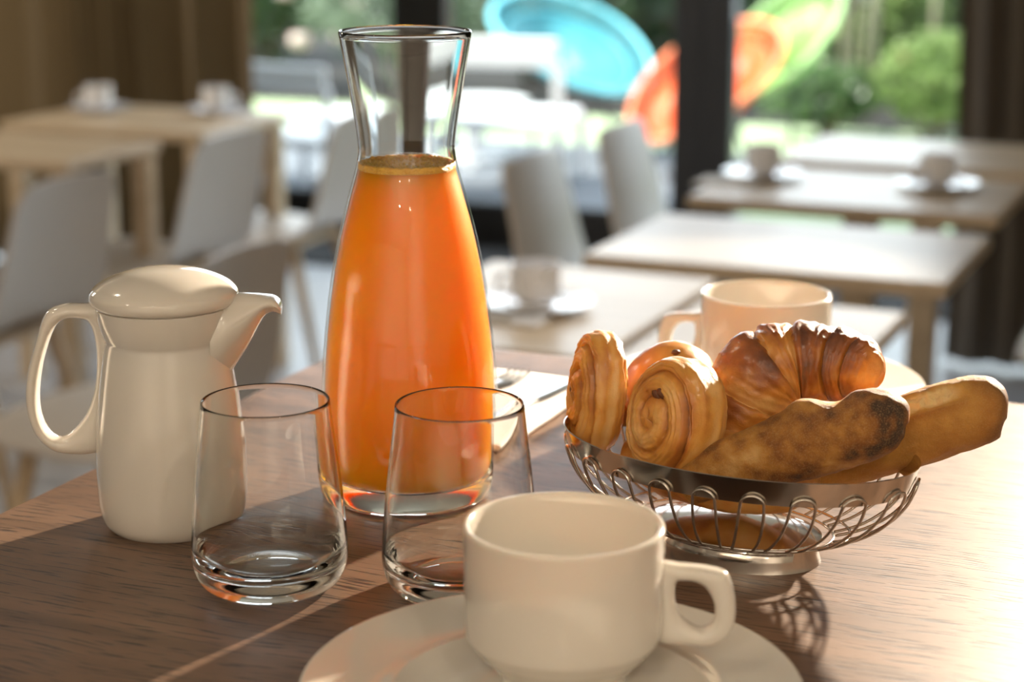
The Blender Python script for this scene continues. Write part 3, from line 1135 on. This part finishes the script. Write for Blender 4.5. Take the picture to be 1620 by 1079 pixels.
def raisins(parent, pts, size=0.0026):
    for i, p in enumerate(pts):
        rnd = random.Random(i + 3)
        V, F = lathe_data([(0, -.6), (.5, -.5), (.85, -.2), (.9, .1), (.6, .45), (0, .6)], 14, False, size * S)
        V = [(x * (1 + .25 * noise.noise(Vector((x, y, z)) * 400)) * 1.4, y, z * 1.1) for x, y, z in V]
        o = build('raisin', V, F, M['raisin'], parent)
        o.location = Vector(p)
        o.rotation_euler = (rnd.uniform(-.6, .6), rnd.uniform(-.6, .6), rnd.uniform(0, 3))


raisins(bun, [Vector((-0.0040, -0.0110, 0.0232)) * S, Vector((0.0205, -0.0105, 0.0098)) * S], 0.0024)


def spiral_roll(c, rx, ry, T_, normal, upv, label, seed=0, turns=3.0, group=None, fillets=((0.30, 0.6), (0.5, 2.4))):
    """Coiled puff pastry: disc with a spiral seam on both faces and layered sides. Local z = face normal."""
    nt_, nr = 130, 150
    V, F, T = [], [], []
    for i in range(nt_ + 1):
        t = pi * i / nt_
        e = 0.55
        ct, st = cos(t), sin(t)
        rho = abs(st) ** e
        hh = math.copysign(abs(ct) ** e, ct)
        for k in range(nr):
            th = 2 * pi * k / nr
            x, y = rho * cos(th), rho * sin(th)
            ph = rho * turns + th / (2 * pi) * (1 if hh > 0 else -1)
            f = ph - fl(ph)
            face = clamp((abs(hh) - 0.35) * 3)
            ridge = (sin(pi * f) ** 0.45)
            seam = 1 - ridge
            fine = sin(ph * 2 * pi * 5 + 2 * noise.noise(Vector((x * 3, y * 3, seed))))
            p = Vector((x * rx, y * ry, hh * T_ / 2))
            outr = 1 + 0.03 * fbm(p + Vector((seed, 0, 0)), 60)
            z = hh * T_ / 2 * (1 + 0.22 * (1 - rho) * 1.0) + math.copysign(face, hh) * (-0.0040 * seam + 0.00030 * fine) + 0.0007 * fbm(p, 160)
            side = 1 - face
            lay = sin(hh * 9 + 1.4 * noise.noise(Vector((th * 1.2, hh * 2, seed))))
            outr += side * 0.012 * lay
            V.append(Vector((x * rx * outr, y * ry * outr, z)) * S)
            tone = 0.26 + 0.30 * fbm(p + Vector((0, seed, 0)), 50) + face * (0.48 * seam + 0.025 * fine) + side * 0.13 * lay + 0.18 * clamp((rho - 0.75) * 4) * face
            T.append(clamp(tone))
    for i in range(nt_):
        for k in range(nr):
            F.append((i * nr + k, (i + 1) * nr + k, (i + 1) * nr + (k + 1) % nr, i * nr + (k + 1) % nr))
    o = fix_normals(build('spiral_pastry', V, F, M['pastry'], None, tone=T))
    nz = Vector(normal).normalized()
    ux = Vector(upv)
    ux = (ux - nz * ux.dot(nz)).normalized()
    uy = nz.cross(ux)
    o.rotation_euler = Matrix((ux, uy, nz)).transposed().to_euler()
    o.location = U(*c)
    tag(o, label, 'pastry', group)
    pts = []
    for rr, aa in fillets:
        pts.append(Vector((rr * rx * cos(aa), rr * ry * sin(aa), T_ / 2 * (1 + 0.2 * (1 - rr)) - 0.0022)) * S)
    raisins(o, pts, 0.0028)
    return o


cc = at(1070, 662, 0.848)
spiral_roll(tuple(cc), 0.0290, 0.0235, 0.0315, (-0.80, -0.58, 0.18), (0.32, 0.10, 1), 'coiled puff pastry with spiral layers at the front of the basket', 1, turns=2.6, group='spiral pastries in the basket', fillets=((0.40, 0.05), (0.46, -0.30)))
cl = at(944, 622, 0.880)
spiral_roll(tuple(cl), 0.0305, 0.0215, 0.0215, (-0.97, -0.22, 0.10), (0.05, 0.05, 1), 'upright coiled pastry seen edge-on at the left end of the basket', 5, turns=2.6, group='spiral pastries in the basket', fillets=((0.35, 1.6),))
# a roll lying low, filling the basket below the croissant
pD = [Vector((0.055, 0.874, 0.040)), Vector((0.070, 0.866, 0.038)), Vector((0.098, 0.852, 0.037)), Vector((0.126, 0.836, 0.037)), Vector((0.140, 0.828, 0.040))]
bread_tube('bread_roll', pD, [0.006, 0.0150, 0.0190, 0.0150, 0.005], M['croissant'], 'small golden roll tucked low between the croissant and the dark baguette', 'bread',
           lambda s_, th, p: (1 + 0.05 * fbm(p, 60), clamp(0.30 + 0.35 * fbm(p, 50))), nl=80, nr=48)

# ---------------------------------------------------------------- napkin and cutlery behind the carafe
nc = Vector((-0.0035, 1.0, 0))
nap = thing('napkin', 'white folded paper napkin behind the carafe, blown out by the light', 'napkin', U(nc.x, nc.y, 0), GA)
V, F = [], []
W_, H_ = 20, 28
for layer in range(2):
    for j in range(H_ + 1):
        for i in range(W_ + 1):
            a = -0.100 + 0.100 * i / W_
            b = 0.0 + 0.150 * j / H_
            z = 0.0010 + 0.0016 * layer + (0.0012 * (1 + noise.noise(Vector((a * 30, b * 30, 0)))) * layer)
            V.append((a * S, b * S, z * S))
W1 = W_ + 1
off = W1 * (H_ + 1)
for j in range(H_):
    for i in range(W_):
        q = (j * W1 + i, j * W1 + i + 1, (j + 1) * W1 + i + 1, (j + 1) * W1 + i)
        F.append(tuple(reversed(q)))
        F.append(tuple(off + x for x in q))
for j in range(H_):
    for i in (0, W_):
        a, b = j * W1 + i, (j + 1) * W1 + i
        F.append((a, b, off + b, off + a) if i == 0 else (a, off + a, off + b, b))
for i in range(W_):
    for j in (0, H_):
        a, b = j * W1 + i, j * W1 + i + 1
        F.append((a, off + a, off + b, b) if j == 0 else (a, b, off + b, off + a))
fix_normals(build('folded_sheet', V, F, M['napkin'], nap))
z0 = 0.0048


def flatbar(path, ws, th, zlift=None):
    """flat blade along local y: list of (x, y), widths, thickness"""
    V, F = [], []
    for i, ((x, y), w_) in enumerate(zip(path, ws)):
        zz = (zlift[i] if zlift else 0)
        for dx, dz in ((-w_, 0.3 * th), (-w_ * .6, th), (w_ * .6, th), (w_, 0.3 * th), (w_ * .6, 0), (-w_ * .6, 0)):
            V.append(((x + dx) * S, y * S, (dz + zz) * S))
    n_ = len(path)
    for i in range(n_ - 1):
        for k in range(6):
            F.append((i * 6 + k, (i + 1) * 6 + k, (i + 1) * 6 + (k + 1) % 6, i * 6 + (k + 1) % 6))
    F.append(tuple(range(6)))
    F.append(tuple(range((n_ - 1) * 6 + 5, (n_ - 1) * 6 - 1, -1)))
    return V, F


kn = thing('table_knife', 'steel table knife lying on the white napkin behind the carafe', 'knife', U(nc.x - 0.016, nc.y + 0.030, z0), GA - rad(6))
V, F = flatbar([(0, 0), (0, .004), (0, .03), (0, .06), (0, .068)], [.003, .0042, .0038, .0034, .003], .0028)
fix_normals(build('knife_handle', V, F, M['cutlery'], kn, sharp=40))
V, F = flatbar([(0, .066), (.0005, .075), (.0008, .1), (.0004, .125), (-.002, .138)], [.003, .0048, .005, .0044, .0012], .0012)
fix_normals(build('knife_blade', V, F, M['cutlery'], kn, sharp=40))
fk = thing('table_fork', 'steel table fork lying beside the knife on the white napkin', 'fork', U(nc.x - 0.045, nc.y + 0.040, z0), GA - rad(3))
V, F = flatbar([(0, 0), (0, .004), (0, .03), (0, .07), (0, .085)], [.003, .0042, .0034, .0022, .0026], .0022)
fix_normals(build('fork_handle', V, F, M['cutlery'], fk, sharp=40))
V, F = flatbar([(0, .084), (0, .090), (0, .100)], [.0026, .0068, .0080], .0016)
fix_normals(build('fork_head', V, F, M['cutlery'], fk, sharp=40))
for i in range(4):
    x = -0.0066 + i * 0.0044
    V, F = flatbar([(x, .099), (x, .115), (x * .95, .124)], [.0012, .0011, .0005], .0014, [0, .0006, .0020])
    fix_normals(build('tine', V, F, M['cutlery'], fk, sharp=40))


# ---------------------------------------------------------------- dining tables in the room
def dining_table(label, c, w_=0.66, d_=0.475, inset=0.035, pedestal=False):
    t = thing('dining_table', label, 'table', (c[0], c[1], 0), GA, 'pale dining tables')
    box('table_top', -w_ / 2, w_ / 2, -d_ / 2, d_ / 2, 0.722, 0.75, M['birch'], t, bev=0.004)
    if pedestal:
        box('pedestal', -0.035, 0.035, -0.035, 0.035, 0.02, 0.722, M['birch'], t)
        box('foot_plate', -min(0.2, w_ / 2 - 0.03), min(0.2, w_ / 2 - 0.03), -0.19, 0.19, 0.0, 0.02, M['dark_metal'], t)
        box('cross_bar', -w_ / 2 + 0.06, w_ / 2 - 0.06, -0.02, 0.02, 0.700, 0.722, M['dark_metal'], t)
        return t
    for sx in (-1, 1):
        for sy in (-1, 1):
            lx, ly = sx * (w_ / 2 - inset), sy * (d_ / 2 - 0.035)
            box('leg', lx - 0.025, lx + 0.025, ly - 0.025, ly + 0.025, 0.0, 0.722, M['birch'], t)
    box('cross_bar', -w_ / 2 + inset, w_ / 2 - inset, -0.02, 0.02, 0.690, 0.722, M['dark_metal'], t)
    return t


def corner_table(label, near_right, **kw):
    w_, d_ = kw.get('w_', 0.66), kw.get('d_', 0.475)
    c = Vector((near_right[0], near_right[1], 0)) - GX * w_ / 2 + GY * d_ / 2
    return dining_table(label, (c.x, c.y), **kw)


T1 = corner_table('bare pale table in the middle right, in front of the other two on that side', (0.735, 3.13), pedestal=True)
T2 = corner_table('pale table laid with two cups at the right, between two others', (0.985, 3.78), pedestal=True)
T3 = corner_table('farthest pale table at the right, by the garden doors', (1.255, 4.33), pedestal=True)
T0 = corner_table('pale table behind the basket, with a cup at its left end', (0.118, 2.618), w_=0.42, d_=0.60, pedestal=True)
T00 = corner_table('small pale table behind the croissant, right of the back coffee cup', (0.44, 2.48), w_=0.33, pedestal=True)
TL1 = corner_table('pale table at the far left, bare, nearer of the two by the curtain', (-1.071, 4.515), d_=0.41)
TL2 = corner_table('pale table with two white cups before the left curtain', (-0.835, 5.05))


# ---------------------------------------------------------------- chairs
def make_chair(label, c, rz):
    root = thing('dining_chair', label, 'chair', (c[0], c[1], 0), rz, 'ivory shell chairs')
    pr = [(0.225, 0.425), (0.215, 0.446), (0.17, 0.455), (0.08, 0.447), (-0.02, 0.442), (-0.11, 0.450), (-0.165, 0.485), (-0.192, 0.55), (-0.215, 0.65), (-0.238, 0.74), (-0.250, 0.785)]
    P = smooth_curve(pr, 4)
    n_ = len(P)
    wv = []
    for i, (x, z) in enumerate(P):
        u = i / (n_ - 1)
        wd = 0.205 if z < 0.47 and x > -0.12 else 0.205 - 0.03 * clamp((z - 0.47) / 0.3)
        e0 = clamp(u / 0.10)
        e1 = clamp((1 - u) / 0.12)
        wd *= 0.80 + 0.20 * sqrt(1 - (1 - e0) ** 2)
        wd *= 0.72 + 0.28 * sqrt(1 - (1 - e1) ** 2)
        wv.append(wd)
    V, F = [], []
    C_ = 14
    th = 0.010
    for side in (0, 1):
        for i, (x, z) in enumerate(P):
            x0, z0_ = P[max(i - 1, 0)]
            x1, z1_ = P[min(i + 1, n_ - 1)]
            tx, tz = x1 - x0, z1_ - z0_
            l = sqrt(tx * tx + tz * tz)
            nx, nz = -tz / l, tx / l        # underside / rear
            if nz > 0:
                nx, nz = -nx, -nz
            nx, nz = (tz / l, -tx / l)
            for k in range(C_ + 1):
                v = -1 + 2 * k / C_
                dish = 0.016 * v * v
                V.append((x - nx * dish * -1 * 0 + (nx * -dish) + side * nx * th, v * wv[i], z + (nz * -dish) + side * nz * th))
    W1 = C_ + 1
    off = n_ * W1
    for i in range(n_ - 1):
        for k in range(C_):
            q = (i * W1 + k, (i + 1) * W1 + k, (i + 1) * W1 + k + 1, i * W1 + k + 1)
            F.append(q)
            F.append(tuple(off + x for x in reversed(q)))
    for i in range(n_ - 1):
        for k in (0, C_):
            a, b = i * W1 + k, (i + 1) * W1 + k
            F.append((a, off + a, off + b, b))
    for k in range(C_):
        for i in (0, n_ - 1):
            a, b = i * W1 + k, i * W1 + k + 1
            F.append((a, b, off + b, off + a))
    fix_normals(build('seat_shell', V, F, M['shell'], root, sharp=60))
    for sx in (-1, 1):
        for sy in (-1, 1):
            p0 = (0.02 + sx * 0.10, sy * 0.12, 0.440)
            p1 = (0.0 + sx * 0.205, sy * 0.185, 0.0)
            tube('leg', [p0, p1], [0.019, 0.011], M['leg_wood'], root, n=12)
    box('under_frame', -0.10, 0.14, -0.13, 0.13, 0.405, 0.43, M['leg_wood'], root)
    return root


def chair_at(back, face, label, first=[None]):
    """back = where the top of the backrest stands; face = direction the sitter looks"""
    f = Vector((face.x, face.y, 0)).normalized()
    c = Vector((back[0], back[1], 0)) + f * 0.245
    rz = atan2(f.y, f.x)
    if first[0] is None:
        first[0] = make_chair(label, (c.x, c.y), rz)
        return first[0]
    return dup(first[0], (c.x, c.y, 0), rz, label, 'ivory shell chairs')


chair_at((-0.975, 4.07), -GX, 'ivory shell chair at the left edge, its back just behind the pitcher lid')
chair_at((-0.725, 4.80), -GX, 'ivory shell chair in front of the left curtain, second from the left')
chair_at((-0.42, 5.25), -GX, 'ivory shell chair left of the carafe neck, with a bright sunlit seat')
chair_at((-0.485, 3.26), -GX, 'ivory shell chair closest to us, showing between pitcher spout and carafe')
chair_at((0.055, 4.45), GX, 'ivory shell chair right of the carafe, seen from behind, lower of the two')
chair_at((0.30, 5.02), GX, 'ivory shell chair just left of the black post, farther of the two')
chair_at((1.56, 3.84), -GX, 'ivory shell chair cut off by the right edge above the long baguette')

# ---------------------------------------------------------------- cups on the dining tables
cup1 = make_cup('white cup on the left table before the curtain, left one', (0, 0, 0), 0, 'cups on the dining tables', M['porcelain2'])
first_cup = [cup1]


def tcup(px, py, Z, rz, label, slabel):
    x = (px - 810) / FPX * Z
    Y = (Z - 0.16) / CT
    s_ = make_saucer(slabel, (x, Y, 0.7502), 'saucers on the dining tables', M['porcelain2'])
    s_.scale = (0.80, 0.80, 0.8)
    loc = (x, Y, 0.7502 + 0.0060 * S * 0.8)
    if first_cup:
        c_ = first_cup.pop()
        c_.location = loc
        c_.rotation_euler = (0, 0, rz)
    else:
        c_ = dup(cup1, loc, rz, label, 'cups on the dining tables')
    c_.scale = (0.86, 0.86, 0.92)
    return c_


tcup(157, 165, 5.55, rad(200), 'white cup on the left table before the curtain, left one', 'saucer under the left cup before the curtain')
tcup(342, 172, 5.50, rad(20), 'white cup on the left table before the curtain, right one', 'saucer under the right cup before the curtain')
tcup(1207, 278, 4.33, rad(100), 'greyish cup at the left end of the table by the black post', 'white saucer at the left end of the table by the black post')
tcup(1482, 293, 4.18, rad(200), 'cup at the right end of the table laid for two', 'white saucer at the right end of the table laid for two')
tcup(848, 486, 3.02, rad(160), 'blurred cup between the carafe and the basket', 'saucer of the blurred cup between carafe and basket')


def tnap(px, py, label, group='white napkins on the dining tables', wx=0.13, wy=0.11):
    Z = 2063 / (py + 197)
    x = (px - 810) / FPX * Z
    Y = (Z - 0.16) / CT
    o = box('napkin', -wx / 2, wx / 2, -wy / 2, wy / 2, 0.0005, 0.007, M['napkin'], None, bev=0.002)
    o.location = (x, Y, 0.75)
    o.rotation_euler = (0, 0, GA)
    return tag(o, label, 'napkin', group)


tnap(1150, 290, 'white napkin at the front left corner of the table by the black post')
tnap(385, 182, 'white napkin at the right end of the table before the left curtain')
tnap(815, 500, 'white napkin beside the blurred cup right of the carafe', wx=0.12, wy=0.12)

# ---------------------------------------------------------------- outdoors: cord chairs
def rot_between(f):
    return atan2(f[1], f[0])


def cord_chair(label, c, rz, mat, rim, zc=0.52, slope=35, hl=0.45, hw=0.37):
    root = thing('garden_chair', label, 'chair', (c[0], c[1], 0), rz, 'oval cord garden chairs')
    cs, sn = cos(rad(slope)), sin(rad(slope))
    def ringp(t, k=1.0, depth=0.0):
        a, b = hl * k * cos(t), hw * k * sin(t) * (1 + 0.12 * -cos(t))
        # local x = forward-down axis, depth pushes to the back of the bowl
        return Vector((a * cs - depth * sn, b, zc - a * sn - depth * cs))
    path = [ringp(2 * pi * i / 48) for i in range(48)]
    V, F = tube_data(path, 0.016, n=8, closed=True)
    build('outer_frame', V, F, M['white_metal'] if False else rim, root)
    path = [ringp(2 * pi * i / 40, 0.78, 0.05) for i in range(40)]
    V, F = tube_data(path, 0.007, n=6, closed=True)
    build('inner_ring', V, F, rim, root)
    parts = []
    for i in range(150):
        t = 2 * pi * i / 150
        p0, p1, p2 = ringp(t, 0.99, 0.0), ringp(t, 0.80, 0.06), ringp(t * 1.0, 0.10, 0.20)
        pm = ringp(t, 0.5, 0.15)
        parts.append(tube_data([p0, p1], 0.0045, n=4))
        parts.append(tube_data([p1, pm, p2], [0.015, 0.010, 0.003], n=4))
    V, F = merge(parts)
    stuff(build('cord_weave', V, F, mat, root))
    hub = ringp(0, 0.0, 0.20)
    for dx, dy in ((0.26, 0.22), (0.26, -0.22), (-0.24, 0.0)):
        tube('leg', [(hub.x, hub.y, hub.z + 0.0), (hub.x + dx * 0.5, dy * 0.6, hub.z - 0.08), (hub.x + dx, dy, 0.0)], 0.010, M['dark_metal'], root, n=8)
    return root


cord_chair('turquoise oval cord chair in the garden left of the black post', (0.325, 9.85), rad(-50), M['turquoise'], M['turquoise_rim'], zc=0.585, slope=31, hw=0.43)
cord_chair('orange oval cord chair in the garden, half hidden by the black post', (0.93, 9.25), rad(180 + 40), M['orange'], M['orange_rim'], zc=0.455, slope=36)
cord_chair('lime green oval cord chair in the garden right of the black post', (1.36, 9.75), rad(180 + 38), M['lime'], M['lime_rim'], zc=0.60, slope=43, hl=0.43, hw=0.29)


# white lounge chairs and low table
def white_chair(label, c, rz, w_=0.56):
    r = thing('garden_chair', label, 'chair', (c[0], c[1], 0), rz, 'white garden chairs')
    h_ = w_ / 2
    mt = M['white_metal']
    box('backrest', -h_, h_, -0.035, 0.0, 0.62, 0.76, mt, r, bev=0.01)
    box('seat', -h_, h_, -0.02, 0.50, 0.30, 0.36, mt, r, bev=0.012)
    for sx in (-1, 1):
        box('back_post', sx * h_ - 0.02, sx * h_ + 0.02, -0.035, 0.0, 0.0, 0.64, mt, r)
        box('front_leg', sx * h_ - 0.02, sx * h_ + 0.02, 0.46, 0.50, 0.0, 0.31, mt, r)
    return r


white_chair('white garden chair outside, right behind the carafe neck', (-0.06, 8.70), rad(-14), 0.52).scale = (1.08, 1.08, 0.92)
white_chair('white garden chair outside at the left, beside the curtain edge', (-1.00, 8.42), rad(-30), 0.50).scale = (0.90, 0.90, 0.80)


def round_table(label, c, r_, z_):
    t = thing('garden_table', label, 'table', (c[0], c[1], 0), 0, 'white round garden tables')
    lathe('table_top', [(0, z_ - 0.03), (r_ - 0.01, z_ - 0.03), (r_, z_ - 0.02), (r_, z_ - 0.006), (r_ - 0.006, z_), (0, z_)], M['white_metal'], t, n=48, sharp=30)
    lathe('pedestal', [(0, 0), (r_ * .6, 0), (r_ * .6, 0.015), (0.03, 0.03), (0.025, z_ - 0.04), (0.06, z_ - 0.03), (0, z_ - 0.03)], M['white_metal'], t, n=24, sharp=30)
    return t


round_table('white round low garden table seen through the white garden chair back', (-0.17, 9.75), 0.26, 0.30)
round_table('white round low garden table outside at the left, catching the sun', (-0.84, 9.15), 0.25, 0.30)


# ---------------------------------------------------------------- outdoors: planting
def bush(label, c, rx, ry, h_, leaf, n_, seed, size=0.05, stems=5, cat='bush', name='garden_bush'):
    rnd = random.Random(seed)
    root = thing(name, label, cat, (c[0], c[1], 0), 0)
    V, F = [], []
    for i in range(n_):
        while True:
            p = Vector((rnd.uniform(-1, 1), rnd.uniform(-1, 1), rnd.uniform(-1, 1)))
            if 0.35 < p.length < 1.0:
                break
        r = 0.85 + 0.3 * noise.noise(p * 2.3 + Vector((seed, 0, 0)))
        q = Vector((p.x * rx * r, p.y * ry * r, h_ * 0.52 + p.z * h_ * 0.48 * r))
        d = Vector((rnd.uniform(-1, 1), rnd.uniform(-1, 1), rnd.uniform(-.6, 1))).normalized()
        e = d.cross(Vector((rnd.uniform(-1, 1), rnd.uniform(-1, 1), rnd.uniform(-1, 1)))).normalized()
        s_ = size * rnd.uniform(0.6, 1.3)
        o = len(V)
        up = d.cross(e) * s_ * 0.15
        V += [q, q + d * s_ * 0.5 + e * s_ * 0.32 + up, q + d * s_, q + d * s_ * 0.5 - e * s_ * 0.32 + up]
        F.append((o, o + 1, o + 2))
        F.append((o, o + 2, o + 3))
    stuff(build('foliage', V, F, leaf, root, smooth=False))
    for i in range(stems):
        a = rnd.uniform(0, 2 * pi)
        tube('stem', [(0.05 * cos(a), 0.05 * sin(a), 0), (rx * .3 * cos(a), ry * .3 * sin(a), h_ * .4), (rx * .55 * cos(a), ry * .55 * sin(a), h_ * .8)], [0.015, 0.011, 0.004], M['stem'], root, n=6)
    return root


bushes = [
    ('flowering green bush with pale blossoms outside, at the left', -1.75, 12.6, 0.95, 0.7, 1.55, 'leaf_a', 5200, 0.055),
    ('grey-green shrub outside behind the white garden chair', -0.62, 12.9, 0.75, 0.6, 1.35, 'leaf_d', 3600, 0.05),
    ('dark shrub outside between post and carafe neck', 0.15, 12.7, 0.60, 0.5, 1.20, 'leaf_d', 2600, 0.05),
    ('dark green bush outside behind the turquoise chair', 0.95, 12.5, 0.62, 0.5, 1.40, 'leaf_c', 3400, 0.06),
    ('mid green bush outside behind the black post', 1.60, 12.6, 0.55, 0.5, 1.50, 'leaf_a', 3000, 0.06),
    ('bright yellow-green bush outside behind the lime chair', 2.22, 12.2, 0.60, 0.5, 1.60, 'leaf_b', 3800, 0.06),
    ('mid green bush outside near the right curtain', 2.95, 12.0, 0.65, 0.5, 1.50, 'leaf_a', 3600, 0.06),
    ('grey-green bush outside beside the right curtain edge', 3.6, 11.6, 0.6, 0.5, 1.40, 'leaf_d', 3000, 0.055),
    ('tall dark hedge far outside at the left', -2.0, 14.6, 2.0, 0.8, 2.4, 'leaf_c', 5200, 0.09),
    ('tall dark hedge far outside in the middle', 1.2, 14.6, 1.9, 0.8, 2.2, 'leaf_a', 5200, 0.09),
    ('tall green hedge far outside at the right', 4.0, 13.8, 1.9, 0.8, 2.3, 'leaf_a', 5200, 0.09),
    ('low leafy plant outside below the lime chair', 1.75, 10.6, 0.34, 0.26, 0.42, 'leaf_a', 1200, 0.05),
    ('low bright plant outside right of the lime chair', 2.35, 10.5, 0.42, 0.3, 0.62, 'leaf_b', 1700, 0.05),
    ('low grey-green plant outside left of the right curtain', 2.85, 10.1, 0.40, 0.3, 0.62, 'leaf_d', 1500, 0.05),
]
made = []
for i, (lb, x, y, rx, ry, hh, lf, cnt, sz) in enumerate(bushes):
    if i < 8:
        y, ry = (12.0 if i % 2 else 13.1), 0.42
    elif i < 11:
        rx *= 0.72
        y += 0.7
    made.append(bush(lb, (x, y), rx, ry, hh, M[lf], int(cnt * 0.8), 40 + i, sz * 1.35))
rnd = random.Random(11)
for i in range(34):
    a, e = rnd.uniform(-2.9, -0.2), rnd.uniform(0.0, 1.0)
    r_ = rnd.uniform(0.035, 0.075)
    V, F = lathe_data([(0, -r_ * .7), (r_ * .7, -r_ * .5), (r_, 0), (r_ * .75, r_ * .55), (0, r_ * .75)], 12)
    V = [tuple(Vector(p) * (1 + 0.35 * noise.noise(Vector(p) * 40 + Vector((i, 0, 0))))) for p in V]
    o = build('blossom', V, F, M['blossom'], made[0])
    o.location = (0.92 * cos(a), 0.68 * sin(a) * (1 - 0.3 * e), 0.25 + 1.15 * e)
# canes at the right
cl = thing('cane_clump', 'clump of pale upright canes outside at the right', 'plant', (2.45, 11.2, 0), 0)
rnd = random.Random(5)
for i in range(14):
    x0, y0 = rnd.uniform(-0.75, 0.85), rnd.uniform(-.18, .18)
    tube('cane', [(x0, y0, 0), (x0 + rnd.uniform(-.06, .06), y0, 0.8), (x0 + rnd.uniform(-.16, .16), y0, 1.8)], [0.016, 0.013, 0.008], M['cane'], cl, n=6)
